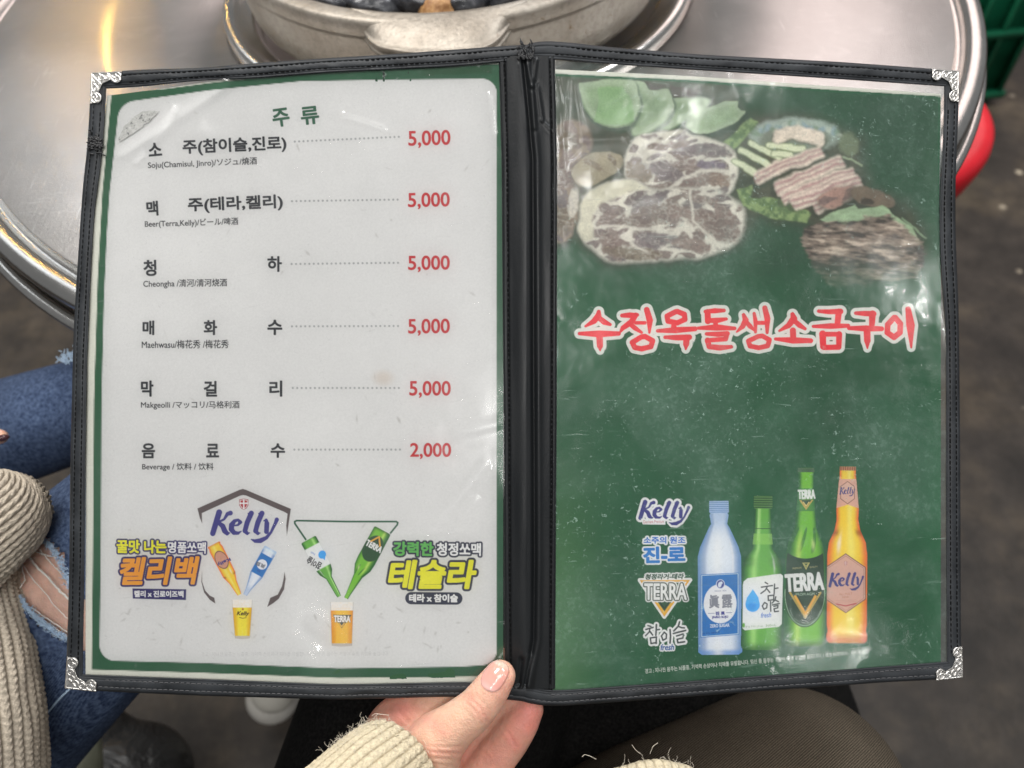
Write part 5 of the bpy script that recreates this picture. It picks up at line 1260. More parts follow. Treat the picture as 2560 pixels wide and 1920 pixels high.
GM = 'mussels heaped in the pot'
for k, (x, y, z, a, b_, cc, r, lab) in enumerate((
        (955, 12, .050, .025, .016, .011, .15, 'large grey-black mussel touching the pot rim left of the brown shell'),
        (1035, -8, .056, .022, .013, .010, -.5, 'shiny black mussel just left of and behind the brown shell'),
        (850, -4, .048, .026, .016, .012, .4, 'dark wet mussel in the left of the pot beside the large grey one'),
        (1175, 0, .052, .020, .013, .010, .9, 'black mussel on the pot rim just right of the brown shell'),
        (1255, -14, .050, .024, .014, .011, .2, 'glossy black mussel nearest the right end of the handle'),
        (1110, -34, .058, .026, .016, .012, .1, 'black mussel lying directly behind the brown shell'),
        (760, -26, .050, .026, .016, .012, -.2, 'black mussel furthest to the left in the pot'))):
    pebble('mussel', x, y, TZ + z, a, b_, cc, r, m_shell, 11 + k, lab, 'mussel', GM)
for k in range(6):
    an = random.uniform(0, 6.28); rr = random.uniform(.0, .13); P0 = np.array([TC[0] + rr * math.cos(an), TC[1] + .01 + rr * math.sin(an), TZ + .040])
    if k < 16:
        u_, v_, _ = proj(P0); pebble('mussel', u_, v_, P0[2], .025, .016, .012, random.uniform(0, 3), m_shell, 40 + k, 'black mussel lying deeper in the heap inside the pot', 'mussel', GM)
pebble('snail_shell', 1102, 22, TZ + .050, .0165, .015, .013, .3, m_shellb, 5, 'orange-brown rounded shell among the black mussels at the pot rim', 'shell', None)

# ------------------------------------------------------------------ red stool and green crate
m_red, nt, b = mat('red_plastic', alb(190, 18, 30, 1.0), .38, spec=.5)
nt.links.new(ramp(nt, noise(nt, pos(nt), 18, 3), [(.3, alb(180, 14, 28, 1.0)), (.7, alb(204, 22, 38, 1.0))]), b.inputs['Base Color'])
SC = at_z(2160, 272, .45)[:2]; stool = thing('stool', 'red round plastic stool half hidden under the right edge of the table', 'stool', (SC[0], SC[1], 0))
V, F = lathe([(.001, .446), (.09, .446), (.105, .449), (.118, .4505), (.126, .447), (.134, .4505), (.146, .4500), (.1525, .444), (.1545, .434), (.1535, .422), (.150, .405), (.149, .40), (.146, .405), (.145, .43), (.02, .43)], 120, SC, 0); link('seat', mesh_np('seat', V, F), m_red, stool)
for k in range(4):
    a = .6 + k * math.pi / 2; p0 = np.array([SC[0] + .125 * math.cos(a), SC[1] + .125 * math.sin(a), .43]); p1 = np.array([SC[0] + .17 * math.cos(a), SC[1] + .17 * math.sin(a), .0])
    V, F = tube([p0, (p0 + p1) / 2, p1], [.02, .018, .016], 12); link('leg', mesh_np('leg', V, F), m_red, stool)
m_green, nt, b = mat('green_plastic', alb(12, 84, 58), .4, spec=.5)
nt.links.new(ramp(nt, noise(nt, pos(nt), 14, 4), [(.3, alb(8, 68, 46)), (.7, alb(20, 98, 68))]), b.inputs['Base Color'])


def box(x0, x1, y0, y1, z0, z1):
    V = np.array([(x, y, z) for x in (x0, x1) for y in (y0, y1) for z in (z0, z1)]); F = np.array([(0, 1, 3, 2), (4, 6, 7, 5), (0, 4, 5, 1), (2, 3, 7, 6), (0, 2, 6, 4), (1, 5, 7, 3)]); return V, F


K0 = at_z(2488, 262, 0); crate = thing('crate', 'green plastic bottle crate on the floor beyond the right side of the table', 'crate', (K0[0], K0[1], 0))
x1, y0 = K0[0], K0[1]; x0, y1 = x1 - .46, y0 + .34
prt = [box(x0, x1, y0 + .012, y0 + .020, .01, .42), box(x0, x1, y1 - .02, y1 - .012, .01, .42), box(x0 + .008, x0 + .016, y0 + .02, y1 - .02, .01, .42), box(x1 - .016, x1 - .008, y0 + .02, y1 - .02, .01, .42), box(x0 + .01, x1 - .01, y0 + .02, y1 - .02, .0, .012)]
V, F = joined(prt); link('crate_wall', mesh_np('crate_wall', V, F), m_green, crate, False)
for z in (.02, .16, .30, .405):
    V, F = joined([box(x0 - .006, x1 + .006, y0 - .006, y0 + .012, z, z + .014), box(x1 - .008, x1 + .006, y0 + .012, y1, z, z + .014)]); link('ledge', mesh_np('ledge', V, F), m_green, crate, False)
for k in range(9):
    xr_ = x0 + .02 + k * (x1 - x0 - .03) / 8; V, F = box(xr_, xr_ + .008, y0 - .002, y0 + .012, .034, .405); link('rib', mesh_np('rib', V, F), m_green, crate, False)


# ------------------------------------------------------------------ soft bodies: chains of round cones fused into one skin
def blob_mesh(name, chains, voxel, smooth=6, k=3):
    prt = []
    for ch in chains:
        P = np.array([at_d(c_[0], c_[1], c_[2]) for c_ in ch]); R = np.array([c_[3] * c_[2] / FPX for c_ in ch])
        d = np.r_[0, np.cumsum(np.linalg.norm(np.diff(P, axis=0), axis=1))]; n = max(4, int(d[-1] / (R.min() * .35)))
        tt = np.linspace(0, d[-1], n)
        def sm(y):
            q = np.interp(tt, d, y); w_ = max(1, n // (len(ch) * 3 + 1))
            for _ in range(2):
                z = q.copy()
                for i in range(w_, n - w_): z[i] = q[i - w_:i + w_ + 1].mean()
                q = z
            return q
        PP_ = np.stack([sm(P[:, i]) for i in range(3)], -1); RR = sm(R)
        V, F = tube(PP_, RR, 20)
        nv = len(V); V = np.r_[V, PP_[:1], PP_[-1:]]
        cap0 = [(nv, (i + 1) % 20, i, i) for i in range(20)]; cap1 = [(nv + 1, nv - 20 + i, nv - 20 + (i + 1) % 20, nv - 20 + (i + 1) % 20) for i in range(20)]
        prt.append((V, [tuple(f) for f in F] + [c_[:3] for c_ in cap0] + [c_[:3] for c_ in cap1]))
        for i in (0, n - 1):
            bm = bmesh.new(); bmesh.ops.create_icosphere(bm, subdivisions=3, radius=RR[i]); bmesh.ops.translate(bm, verts=bm.verts, vec=Vector(PP_[i])); bm.verts.ensure_lookup_table()
            prt.append((np.array([v.co[:] for v in bm.verts]), [tuple(v.index for v in f.verts) for f in bm.faces])); bm.free()
    Vs, Fs, n = [], [], 0
    for V, F in prt:
        Vs.append(V); Fs += [tuple(int(i) + n for i in f) for f in F]; n += len(V)
    me = bpy.data.meshes.new(name); me.from_pydata(np.concatenate(Vs).tolist(), [], Fs); me.update()
    o = bpy.data.objects.new(name, me); COL.objects.link(o)
    r = o.modifiers.new('r', 'REMESH'); r.mode = 'VOXEL'; r.voxel_size = voxel; r.adaptivity = 0
    s = o.modifiers.new('s', 'SMOOTH'); s.iterations = smooth; s.factor = .6
    dg = bpy.context.evaluated_depsgraph_get(); me2 = bpy.data.meshes.new_from_object(o.evaluated_get(dg)); bpy.data.objects.remove(o); bpy.data.meshes.remove(me)
    me2.name = name; return me2


def getV(me):
    V = np.zeros(len(me.vertices) * 3); me.vertices.foreach_get('co', V); return V.reshape(-1, 3)


def getN(me):
    V = np.zeros(len(me.vertices) * 3, np.float32); me.vertex_normals.foreach_get('vector', V); return V.reshape(-1, 3).astype(float)


def setV(me, V): me.vertices.foreach_set('co', V.astype(np.float32).ravel()); me.update()


def crease(me, lines):
    V = getV(me); Nn = getN(me); px, py, dz = proj(V); facing = np.clip(-(Nn @ FWD) * 2, 0, 1); off = np.zeros(len(V))
    for Pl, w_, dep in lines:
        d = np.full(len(V), 1e9)
        for (a0, a1), (b0, b1) in zip(Pl[:-1], Pl[1:]): d = np.minimum(d, seg_d(px, py, a0, a1, b0, b1))
        off += dep * (np.exp(-(d / w_) ** 2) - .45 * np.exp(-((d - 2.2 * w_) / (1.2 * w_)) ** 2))
    setV(me, V - Nn * (off * facing * .001)[:, None])


def skin_mat(name, tone=(.70, .45, .32), seedloc=0):
    m, nt, b = mat(name, tone, .42, spec=.4, sss=.35)
    at = nt.nodes.new('ShaderNodeAttribute'); at.attribute_name = 'flush'
    P = pos(nt); n = ramp(nt, noise(nt, P, 110, 5, .65), [(.3, .84), (.7, 1.10)])
    c_ = mixc(nt, at.outputs['Fac'], tone, (.74, .27, .22)); nt.links.new(mixc(nt, 1., c_, n, 'MULTIPLY'), b.inputs['Base Color'])
    vo = nt.nodes.new('ShaderNodeTexVoronoi'); vo.inputs['Scale'].default_value = 1100; nt.links.new(P, vo.inputs['Vector'])
    bump(nt, b, mth(nt, 'ADD', mth(nt, 'MULTIPLY', vo.outputs['Distance'], .8), mth(nt, 'MULTIPLY', noise(nt, P, 240, 4), 2.0)), .45, .0005); return m


m_skin = skin_mat('hand_skin')
me_person = thing('person', 'photographer seen only as a hand, cream cuffs and dark lap, holding the menu', 'person', tuple(at_d(1000, 1900, .5)))
TH_ = [(1250, 1690, .3565, 40), (1236, 1712, .3565, 46), (1192, 1772, .359, 52), (1140, 1812, .363, 57), (1090, 1855, .369, 74), (1058, 1925, .377, 88), (1000, 2020, .388, 100)]
hand = blob_mesh('hand', [TH_,
    [(1000, 2030, .398, 105), (975, 1895, .394, 92), (985, 1812, .391, 72), (1080, 1748, .386, 46), (1190, 1690, .381, 40), (1250, 1655, .380, 36)],
    [(1060, 1990, .406, 100), (1130, 1900, .402, 56), (1200, 1826, .396, 40), (1256, 1768, .390, 36), (1296, 1712, .383, 34)],
    [(1090, 2040, .402, 90), (1162, 1988, .397, 62), (1218, 1918, .389, 53), (1271, 1852, .385, 51), (1307, 1798, .381, 46), (1322, 1772, .381, 38)],
    [(1090, 2090, .400, 80), (1190, 2060, .394, 52), (1262, 2005, .388, 44), (1306, 1965, .384, 38)],
    [(900, 2120, .392, 100), (960, 1990, .390, 105), (1010, 1930, .388, 95)]], .0011, 7)
crease(hand, [
    ([(1146, 1742), (1174, 1746), (1203, 1772), (1217, 1802)], 3.2, .42), ([(1140, 1752), (1168, 1758), (1192, 1782), (1204, 1808)], 3.0, .30), ([(1160, 1735), (1186, 1738), (1214, 1762), (1228, 1790)], 3.0, .30), ([(1128, 1764), (1160, 1772), (1182, 1795), (1190, 1816)], 3.0, .18),
    ([(1068, 1866), (1110, 1868), (1152, 1866)], 2.6, .32), ([(1060, 1878), (1110, 1882), (1154, 1884)], 2.6, .30), ([(1056, 1892), (1105, 1897), (1154, 1902)], 2.6, .26), ([(1058, 1906), (1105, 1912), (1154, 1920)], 2.6, .22),
    ([(1258, 1818), (1276, 1840), (1290, 1868)], 3.0, .40), ([(1196, 1868), (1212, 1880), (1224, 1896)], 2.8, .30),
    ([(992, 1772), (1006, 1790), (1022, 1806)], 3.5, .5), ([(930, 1802), (960, 1800), (1000, 1812)], 3.0, .3)])
V = getV(hand); px, py, dz = proj(V); Nn = getN(hand)
fl_ = .95 * np.exp(-(np.hypot(px - 1325, py - 1795) / 62) ** 2) + .6 * np.exp(-(np.hypot(px - 1240, py - 1900) / 70) ** 2) + .75 * np.exp(-(np.hypot(px - 1000, py - 1780) / 50) ** 2) + .5 * np.exp(-(np.hypot((px - 1240), (py - 1700)) / 42) ** 2) + .35 * sstep(.383, .392, dz) + .08
cr_l = [((1070, 1800), (1110, 1830)), ((1176, 1745), (1215, 1795)), ((1060, 1880), (1152, 1882)), ((1272, 1835), (1288, 1866))]
for (a0, a1), (b0, b1) in cr_l: fl_ = fl_ + .30 * np.exp(-(seg_d(px, py, a0, a1, b0, b1) / 16) ** 2)
fl_ = np.clip(fl_ * (.8 + .4 * fbm(px / 40, py / 40, 3, 8)), 0, 1); at_ = hand.attributes.new('flush', 'FLOAT', 'POINT'); at_.data.foreach_set('value', fl_.astype(np.float32))
link('hand', hand, m_skin, me_person)
# thumb nail laid on the thumb
bvh = BVHTree.FromPolygons([tuple(v) for v in V], [tuple(p.vertices) for p in hand.polygons])
m_nail, nt, b = mat('fingernail_gloss', (.86, .50, .44), .16, spec=.55, coat=.8, coat_rough=.06)
at = nt.nodes.new('ShaderNodeAttribute'); at.attribute_name = 'tone'; nt.links.new(ramp(nt, at.outputs['Fac'], [(0, (.76, .46, .42)), (.25, (.70, .33, .28)), (.8, (.70, .32, .25)), (.93, (.74, .50, .40)), (1, (.76, .56, .46))]), b.inputs['Base Color'])
nc = np.array([1237., 1690.]); ad = np.array([.50, -.866]); pd = np.array([.866, .50])
na, nb = 34, 30; uu = np.linspace(-1, 1, na)[:, None]; vv = np.linspace(-1, 1, nb)[None]
wid = 30 * (1 - .10 * (uu < 0) * uu ** 2) * np.sqrt(np.clip(1 - np.abs(uu) ** 3.4, 0, 1)); gx = nc[0] + ad[0] * uu * 42 + pd[0] * vv * wid; gy = nc[1] + ad[1] * uu * 42 + pd[1] * vv * wid
Vn = np.zeros((na, nb, 3))
for i in range(na):
    for j in range(nb):
        r = ray(gx[i, j], gy[i, j]); h_ = bvh.ray_cast(Vector(CAM), Vector(r / np.linalg.norm(r)))[0]
        p = np.array(h_) if h_ is not None else at_d(gx[i, j], gy[i, j], .352)
        Vn[i, j] = p
edge = np.clip((1 - np.maximum(np.abs(uu), np.abs(vv))) / .10, 0, 1); lift = -.00015 + .00075 * sstep(0, 1, edge) + .0004 * (1 - vv ** 2)
r_ = ray(gx, gy); r_ /= np.linalg.norm(r_, axis=-1)[..., None]; Vn = Vn - r_ * lift[..., None]
ring_v = np.tile((uu + 1) / 2, (1, nb)) 
me = mesh_np('thumbnail', Vn.reshape(-1, 3), grid_faces(na, nb)); a_ = me.attributes.new('tone', 'FLOAT', 'POINT'); a_.data.foreach_set('value', ring_v.astype(np.float32).ravel()); link('thumbnail', me, m_nail, me_person)


# ------------------------------------------------------------------ knitwear
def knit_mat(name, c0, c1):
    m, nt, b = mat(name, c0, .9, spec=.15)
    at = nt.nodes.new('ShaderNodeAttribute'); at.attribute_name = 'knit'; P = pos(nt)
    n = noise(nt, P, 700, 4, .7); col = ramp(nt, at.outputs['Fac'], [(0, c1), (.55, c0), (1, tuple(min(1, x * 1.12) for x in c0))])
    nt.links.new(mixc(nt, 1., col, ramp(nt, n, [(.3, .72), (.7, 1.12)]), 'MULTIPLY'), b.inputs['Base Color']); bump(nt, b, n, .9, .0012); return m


m_knit_c = knit_mat('cream_rib_knit', (.60, .52, .37), (.30, .24, .15)); m_knit_b = knit_mat('oatmeal_cable_knit', (.46, .40, .32), (.15, .12, .085))


def knit_tube(name, axis, ribs, stitch, amp, m, parent, nl=300, na=420, endroll=True, seed=0, flat=(1, 1), ph0=0.0):
    P = np.array([at_d(a[0], a[1], a[2]) for a in axis]); R = np.array([a[3] * a[2] / FPX for a in axis]); d = np.r_[0, np.cumsum(np.linalg.norm(np.diff(P, axis=0), axis=1))]
    tt = np.linspace(0, d[-1], nl); C = np.stack([np.interp(tt, d, P[:, i]) for i in range(3)], -1); RR = np.interp(tt, d, R)
    k = nl // 10
    for _ in range(2): C[k:-k] = np.stack([C[i - k:i + k + 1].mean(0) for i in range(k, nl - k)])
    T = np.gradient(C, axis=0); T /= np.linalg.norm(T, axis=1)[:, None]; A = np.cross(T, -FWD); A /= np.linalg.norm(A, axis=1)[:, None]; B = np.cross(T, A)
    q_ = np.arange(na) / na * 2 * np.pi; th = q_ + .72 * np.sin(q_ - ph0) * (ph0 is not None)
    rib = np.abs(np.sin(th * ribs / 2)) ** .6; s = tt[:, None] / stitch + .9 * (fbm(th[None] * 5, tt[:, None] * 45, 3, seed + 4) - .5)
    ph = (th * ribs / (2 * np.pi)) % 1; vee = np.abs(ph - .5) * 2
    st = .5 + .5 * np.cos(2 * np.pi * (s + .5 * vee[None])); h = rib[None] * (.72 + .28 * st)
    lump = fbm(th[None] * 2.2 + seed, tt[:, None] * 30, 3, seed) - .5
    if endroll: e = np.clip((d[-1] - tt) / (RR[-1] * .22), 0, 1); rr = RR * (1 - .35 * (1 - np.sqrt(1 - (1 - e) ** 2)))
    else: rr = RR
    rad = rr[:, None] * (1 + .12 * lump) + amp * h * (.8 + .5 * fbm(th[None] * 7, tt[:, None] * 120, 3, seed + 6)) + .0005 * (fbm(th[None] * 60, tt[:, None] * 1500, 2, seed + 7) - .5)
    V = C[:, None] + rad[..., None] * (np.cos(th)[None, :, None] * A[:, None] * flat[0] + np.sin(th)[None, :, None] * B[:, None] * flat[1])
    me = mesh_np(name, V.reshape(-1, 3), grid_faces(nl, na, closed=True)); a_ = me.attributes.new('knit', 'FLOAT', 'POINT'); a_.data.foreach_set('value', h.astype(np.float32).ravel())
    o = link(name, me, m, parent); return o, V


def fuzz(name, pts, n, ln, rad, m, parent, spread=.004):
    prt = []
    for k in range(n):
        p = pts[rng.integers(len(pts))] + rng.normal(0, .0006, 3); d_ = rng.normal(0, 1, 3) - FWD * .4 + UP * .7; d_ /= np.linalg.norm(d_); L = ln * rng.uniform(.3, 1.2); q = [p]
        for i in range(5): d_ = d_ + rng.normal(0, .45, 3); d_ /= np.linalg.norm(d_); q.append(q[-1] + d_ * L / 5)
        prt.append(tube(q, [rad] * 6, 4))
    V, F = joined(prt); o = link(name, mesh_np(name, V, F), m, parent); o['kind'] = 'stuff'; return o


m_fuzz, _, _ = mat('wool_fibre', (.62, .56, .46), .9)
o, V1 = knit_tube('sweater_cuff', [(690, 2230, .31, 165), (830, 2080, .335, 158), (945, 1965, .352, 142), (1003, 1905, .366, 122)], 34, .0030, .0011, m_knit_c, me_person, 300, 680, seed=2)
fuzz('loose_wool_fibre', V1[200:, :].reshape(-1, 3), 500, .0045, .00006, m_fuzz, me_person)
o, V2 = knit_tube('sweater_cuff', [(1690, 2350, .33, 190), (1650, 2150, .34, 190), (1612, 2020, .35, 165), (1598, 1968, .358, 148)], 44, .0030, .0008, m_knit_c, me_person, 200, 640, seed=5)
fuzz('loose_wool_fibre', V2[120:, :].reshape(-1, 3), 700, .006, .00006, m_fuzz, me_person)
# a few long stray fibres at the edge of the left cuff
prt = []
for P in ([(930, 1789), (938, 1784), (955, 1786), (972, 1788)], [(846, 1838), (850, 1850), (846, 1862), (853, 1872)], [(838, 1876), (846, 1868), (850, 1880), (842, 1886), (836, 1880)], [(795, 1915), (800, 1900), (812, 1898), (806, 1910)], [(1455, 1892), (1462, 1886), (1475, 1890), (1490, 1898)], [(1580, 1862), (1588, 1874), (1600, 1884)], [(1625, 1884), (1632, 1866), (1645, 1857)]):
    P = np.array(P, float); tt = np.linspace(0, len(P) - 1, 14); x = np.interp(tt, range(len(P)), P[:, 0]); y = np.interp(tt, range(len(P)), P[:, 1]); prt.append(tube(at_d(x, y, .352), [.00010] * 14, 5))
V, F = joined(prt); o = link('loose_wool_fibre', mesh_np('loose_wool_fibre', V, F), m_fuzz, me_person); o['kind'] = 'stuff'


def cloth_mat(name, c0, c1, sc, rot, strength=.5, spec=.2, dist=.001, rib=1.0):
    m, nt, b = mat(name, c0, .85, spec=spec)
    w1 = N(nt, 'ShaderNodeTexWave', Scale=sc, Distortion=1.2, Detail=2.); nt.links.new(pos(nt, (1, 1, 1), (0, 0, rot)), w1.inputs['Vector']); w1.inputs['Detail Scale'].default_value = 6.
    w2 = N(nt, 'ShaderNodeTexWave', Scale=sc * 1.3, Distortion=1.5, Detail=2.); nt.links.new(pos(nt, (1, 1, 1), (0, 0, rot + 1.3)), w2.inputs['Vector'])
    P = pos(nt); n = noise(nt, P, sc * 4, 4, .7); big = noise(nt, P, 16, 4)
    f = mth(nt, 'MULTIPLY', mth(nt, 'ADD', mth(nt, 'MULTIPLY', w1.outputs['Fac'], rib), mth(nt, 'MULTIPLY', w2.outputs['Fac'], .4)), mth(nt, 'ADD', n, .2)); 
    nt.links.new(mixc(nt, 1., mixc(nt, ramp(nt, f, [(.2, 0.), (.75, 1.)]), c0, c1), ramp(nt, big, [(.3, .75), (.7, 1.2)]), 'MULTIPLY'), b.inputs['Base Color']); bump(nt, b, f, strength, dist); return m


m_brown = cloth_mat('brown_twill', alb(44, 39, 33, 1.1), alb(104, 94, 80, 1.2), 270, 1.05, .6)
m_black, nt, b = mat('black_wool', (.006, .006, .006), .9, spec=.1)
P = pos(nt); nt.links.new(ramp(nt, noise(nt, P, 500, 4, .7), [(.4, (.004, .004, .004)), (.75, (.018, .017, .016))]), b.inputs['Base Color']); bump(nt, b, noise(nt, P, 500, 4), .6, .001)
me = blob_mesh('black_coat', [[(860, 2500, .52, 330), (950, 2130, .50, 330), (1070, 1840, .52, 330), (1160, 1560, .56, 330)], [(1300, 2300, .60, 330), (1480, 2000, .60, 330), (1560, 1650, .60, 320)], [(1700, 2200, .66, 260), (1880, 1900, .66, 240), (1860, 1600, .66, 200)], [(2060, 2300, .72, 160), (2010, 1800, .72, 140), (1955, 1600, .72, 110)]], .006, 8); link('black_coat', me, m_black, me_person)
me = blob_mesh('trouser_knee', [[(1250, 2330, .47, 250), (1620, 2160, .475, 280), (1900, 2040, .49, 285), (1985, 2010, .495, 280)]], .005, 8)
crease(me, [([(1930, 1738), (2020, 1752), (2100, 1790), (2170, 1840), (2230, 1900)], 5, .8)]); link('trouser_knee', me, m_brown, me_person)

# ------------------------------------------------------------------ neighbour: ripped jeans and knitwear
m_denim, nt, b = mat('blue_denim', (.05, .08, .16), .85, spec=.2)
P = pos(nt); w1 = N(nt, 'ShaderNodeTexWave', Scale=420., Distortion=3., Detail=2.); nt.links.new(pos(nt, rot=(0, 0, .9)), w1.inputs['Vector'])
big = noise(nt, P, 12, 4, .6); fine = noise(nt, P, 380, 4, .75)
f = mth(nt, 'ADD', mth(nt, 'MULTIPLY', w1.outputs['Fac'], .12), mth(nt, 'MULTIPLY', fine, .82))
dc = mixc(nt, ramp(nt, f, [(.35, 0.), (.75, 1.)]), alb(34, 48, 76, 1.0), alb(104, 122, 152, 1.0)); nt.links.new(mixc(nt, 1., dc, ramp(nt, big, [(.3, .6), (.7, 1.25)]), 'MULTIPLY'), b.inputs['Base Color']); bump(nt, b, f, .7, .001)
m_fraydenim, _, _ = mat('frayed_denim_thread', alb(150, 170, 190), .9); m_whitethr, _, _ = mat('white_cotton_thread', (.72, .70, .66), .8)
nb_ = thing('person', 'neighbour on the left in ripped blue jeans and an oatmeal knitted sweater', 'person', tuple(at_d(60, 1500, .5)))
me = blob_mesh('jeans', [[(-420, 1230, .64, 150), (40, 1075, .62, 135), (330, 985, .60, 120)], [(-330, 2120, .56, 270), (128, 1572, .51, 272), (430, 1300, .51, 240)]], .0035, 8)
V = getV(me); px, py, dz = proj(V)
TEAR = [(-40, 1440), (20, 1440), (55, 1375), (80, 1338), (105, 1345), (130, 1368), (150, 1398), (171, 1455), (190, 1500), (260, 1560), (260, 1660), (168, 1600), (125, 1573), (78, 1534), (41, 1490), (0, 1450)]
TV = np.array(TEAR, float)
def in_poly(x, y, P):
    ins = np.zeros(np.shape(x), bool)
    for (ax, ay), (bx, by) in zip(P, np.roll(P, -1, 0)):
        ins ^= ((ay > y) != (by > y)) & (x < (bx - ax) * (y - ay) / (by - ay + 1e-12) + ax)
    return ins
Fq = np.zeros(len(me.loops), np.int32); me.loops.foreach_get('vertex_index', Fq); Fq = Fq.reshape(-1, 4)
jx = px + 6 * (fbm(V[:, 0] * 400, V[:, 1] * 400, 2, 3) - .5); jy = py + 6 * (fbm(V[:, 0] * 400 + 9, V[:, 1] * 400, 2, 4) - .5)
hole = in_poly(jx, jy, TV) & (dz < .56); keepf = ~hole[Fq].any(1); V2_, F2_ = compact(V, Fq[keepf]); me2 = mesh_np('jeans', V2_, F2_)
o = link('jeans', me2, m_denim, nb_); md = o.modifiers.new('thickness', 'SOLIDIFY'); md.thickness = .0016; md.offset = -1
me = blob_mesh('bare_knee', [[(-330, 2120, .56, 250), (128, 1572, .512, 256), (430, 1300, .512, 225)]], .004, 8)
at_ = me.attributes.new('flush', 'FLOAT', 'POINT'); at_.data.foreach_set('value', np.full(len(me.vertices), .12, np.float32)); knee = link('bare_knee', me, skin_mat('knee_skin', (.66, .45, .36)), nb_)
kb = BVHTree.FromPolygons([tuple(v) for v in getV(me)], [tuple(p.vertices) for p in me.polygons])
def on_knee(x, y, lift):
    r = ray(x, y); r = r / np.linalg.norm(r); h_ = kb.ray_cast(Vector(CAM), Vector(r))[0]; p = np.array(h_) if h_ is not None else at_d(x, y, .45); return p - r * lift
prt = []
for P, r0 in (([(60, 1372), (85, 1410), (120, 1445), (150, 1478), (175, 1502)], .0006), ([(98, 1372), (125, 1405), (156, 1436), (180, 1450)], .0003), ([(50, 1392), (62, 1450), (50, 1470)], .0003), ([(45, 1372), (90, 1380), (140, 1395)], .0003), ([(50, 1400), (75, 1440), (110, 1480), (150, 1530), (170, 1548)], .00025), ([(80, 1532), (120, 1560), (168, 1592)], .0005), ([(80, 1520), (120, 1548), (168, 1580)], .0003)):
    P = np.array(P, float); tt = np.linspace(0, len(P) - 1, 22); x = np.interp(tt, range(len(P)), P[:, 0]) + rng.normal(0, .8, 22); y = np.interp(tt, range(len(P)), P[:, 1]) + rng.normal(0, .8, 22)
    V, F = tube([on_knee(a, b_, .005) for a, b_ in zip(x, y)], [r0] * 22, 5); s = link('loose_thread', mesh_np('loose_thread', V, F), m_whitethr, nb_)
prt = []
bd = np.array(TEAR[1:9], float); bd2 = np.array([(0, 1450), (41, 1490), (78, 1534), (125, 1573), (168, 1600)], float)
for B_ in (bd, bd2):
    Q = resample(B_, 200)
    for q in Q:
        for _ in range(3):
            x, y = q + rng.normal(0, 3.5, 2); a = rng.uniform(0, 6.28); L = rng.uniform(4, 13)
            prt.append(tube([on_knee(x + L * t_ * math.cos(a + t_), y + L * t_ * math.sin(a + t_), .0055 + rng.uniform(0, .002)) for t_ in (0, .5, 1)], [.00028, .00026, .0001], 4))
for k in range(60):
    x, y = rng.normal((168, 893), (9, 7)); a = rng.uniform(0, 6.28); L = rng.uniform(5, 14); prt.append(tube(at_d(np.array([x, x + L * math.cos(a)]), np.array([y, y + L * math.sin(a)]), .545), [.0005, .0003], 4))
V, F = joined(prt); s = link('frayed_edge', mesh_np('frayed_edge', V, F), m_fraydenim, nb_); s['kind'] = 'stuff'
# seam with stitches across the thigh
jb = BVHTree.FromPolygons([tuple(v) for v in V2_], [tuple(int(i) for i in f) for f in F2_])
prt = []
SP = resample([(60, 1850), (88, 1812), (120, 1780), (150, 1745), (175, 1722), (200, 1700)], 44)
for k in range(0, 43):
    q = []
    for s_ in (0, .5, 1):
        x, y = SP[k] * (1 - s_) + SP[k + 1] * s_; r = ray(x, y); r = r / np.linalg.norm(r); h_ = jb.ray_cast(Vector(CAM), Vector(r))[0]
        if h_ is None: break
        q.append(np.array(h_) - r * (.0004 + .0004 * (s_ == .5)))
    if len(q) == 3: prt.append(tube(q, [.0007] * 3, 5))
V, F = joined(prt); s = link('seam', mesh_np('seam', V, F), m_fraydenim, nb_); s['kind'] = 'stuff'
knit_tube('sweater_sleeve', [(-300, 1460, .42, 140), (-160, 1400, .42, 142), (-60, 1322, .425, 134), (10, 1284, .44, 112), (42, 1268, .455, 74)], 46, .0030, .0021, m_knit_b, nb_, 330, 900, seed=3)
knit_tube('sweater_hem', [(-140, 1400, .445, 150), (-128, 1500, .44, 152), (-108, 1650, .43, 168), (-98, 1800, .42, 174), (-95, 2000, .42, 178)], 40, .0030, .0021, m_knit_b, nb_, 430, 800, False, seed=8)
me = blob_mesh('fingertip', [[(-120, 1100, .50, 34), (-20, 1092, .50, 26), (2, 1092, .50, 18)]], .0012, 5); at_ = me.attributes.new('flush', 'FLOAT', 'POINT'); at_.data.foreach_set('value', np.full(len(me.vertices), .3, np.float32)); link('fingertip', me, m_skin, nb_)
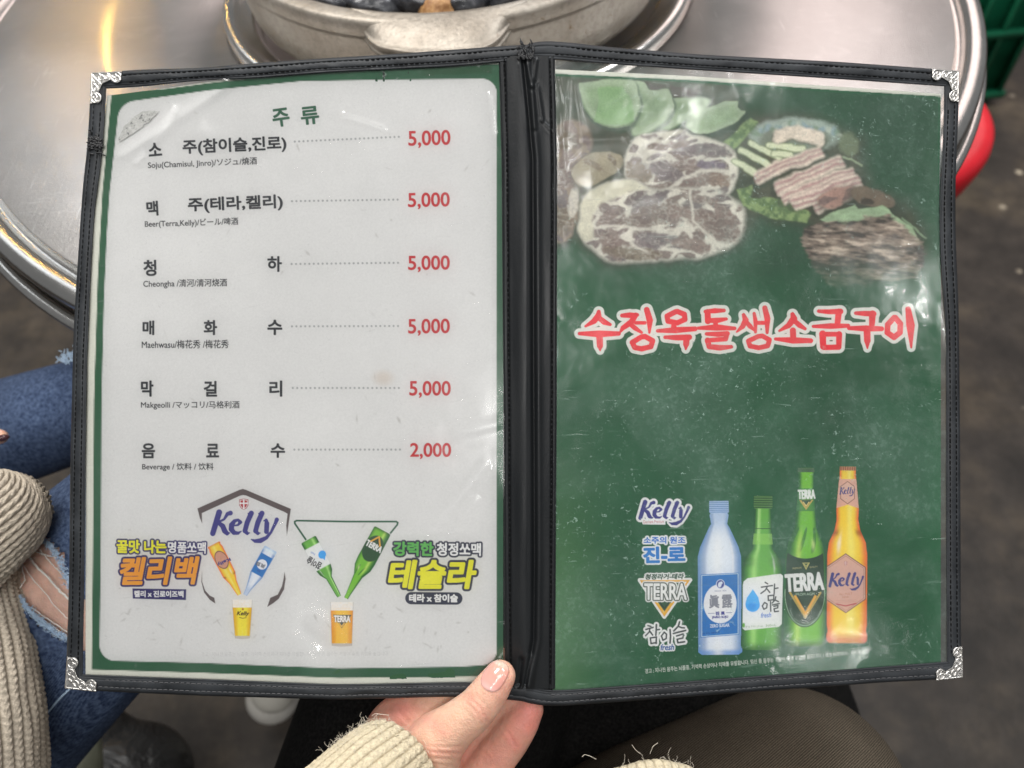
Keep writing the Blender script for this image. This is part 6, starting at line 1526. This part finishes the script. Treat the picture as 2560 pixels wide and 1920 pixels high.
m_nd, _, _ = mat('dark_nail_polish', (.07, .025, .03), .1, coat=1); me = blob_mesh('painted_nail', [[(-2, 1096, .494, 9), (14, 1093, .496, 8), (22, 1092, .498, 4)]], .0006, 3); link('painted_nail', me, m_nd, nb_)

# ------------------------------------------------------------------ things on the floor under the menu
m_white, _, _ = mat('white_rubber', alb(196, 192, 184), .5); m_canvas, _, _ = mat('white_canvas', alb(186, 182, 172), .8)
shoe = thing('sneaker', 'white sneaker toe on the floor below the bottom edge of the menu', 'shoe', tuple(at_z(680, 1760, 0)))
fc = [(682, 1742, .93, 66), (700, 1690, .93, 72), (730, 1560, .93, 68), (770, 1400, .92, 76)]
me = blob_mesh('sole', [[(a, b_, d_ + .02, r) for a, b_, d_, r in fc]], .004, 6); link('sole', me, m_white, shoe)
me = blob_mesh('upper', [[(a + 3, b_ - 18, d_ - .015, r * .88) for a, b_, d_, r in fc]], .004, 6); link('upper', me, m_canvas, shoe)
m_shadow_form, nt, b = mat('crumpled_dark_plastic', (.02, .02, .02), .4, spec=.4); P = pos(nt); bump(nt, b, noise(nt, P, 22, 4, .6, .8), 1., .01)
me = blob_mesh('shopping_bag', [[(150, 2150, .78, 210), (300, 2010, .78, 190), (330, 1960, .80, 150)], [(260, 1900, .80, 110), (180, 1800, .8, 90)]], .006, 10)  # dark body added to stand for the shadow on the floor here
link('shopping_bag', me, m_shadow_form); tag(bpy.data.objects['shopping_bag'], 'dark plastic bag on the floor beside the ripped jeans', 'bag')
m_grey, nt, b = mat('grey_green_cloth', alb(96, 100, 84), .6); nt.links.new(ramp(nt, noise(nt, pos(nt, (8, 2, 2), (0, 0, .3)), 6, 3), [(.35, alb(48, 50, 42)), (.65, alb(128, 130, 112))]), b.inputs['Base Color'])
me = blob_mesh('folded_cloth', [[(120, 2100, .70, 90), (196, 1920, .70, 62), (226, 1820, .70, 26), (232, 1790, .71, 14)]], .004, 8); link('folded_cloth', me, m_grey); tag(bpy.data.objects['folded_cloth'], 'grey-green cloth hanging between the jeans and the dark bag', 'cloth')
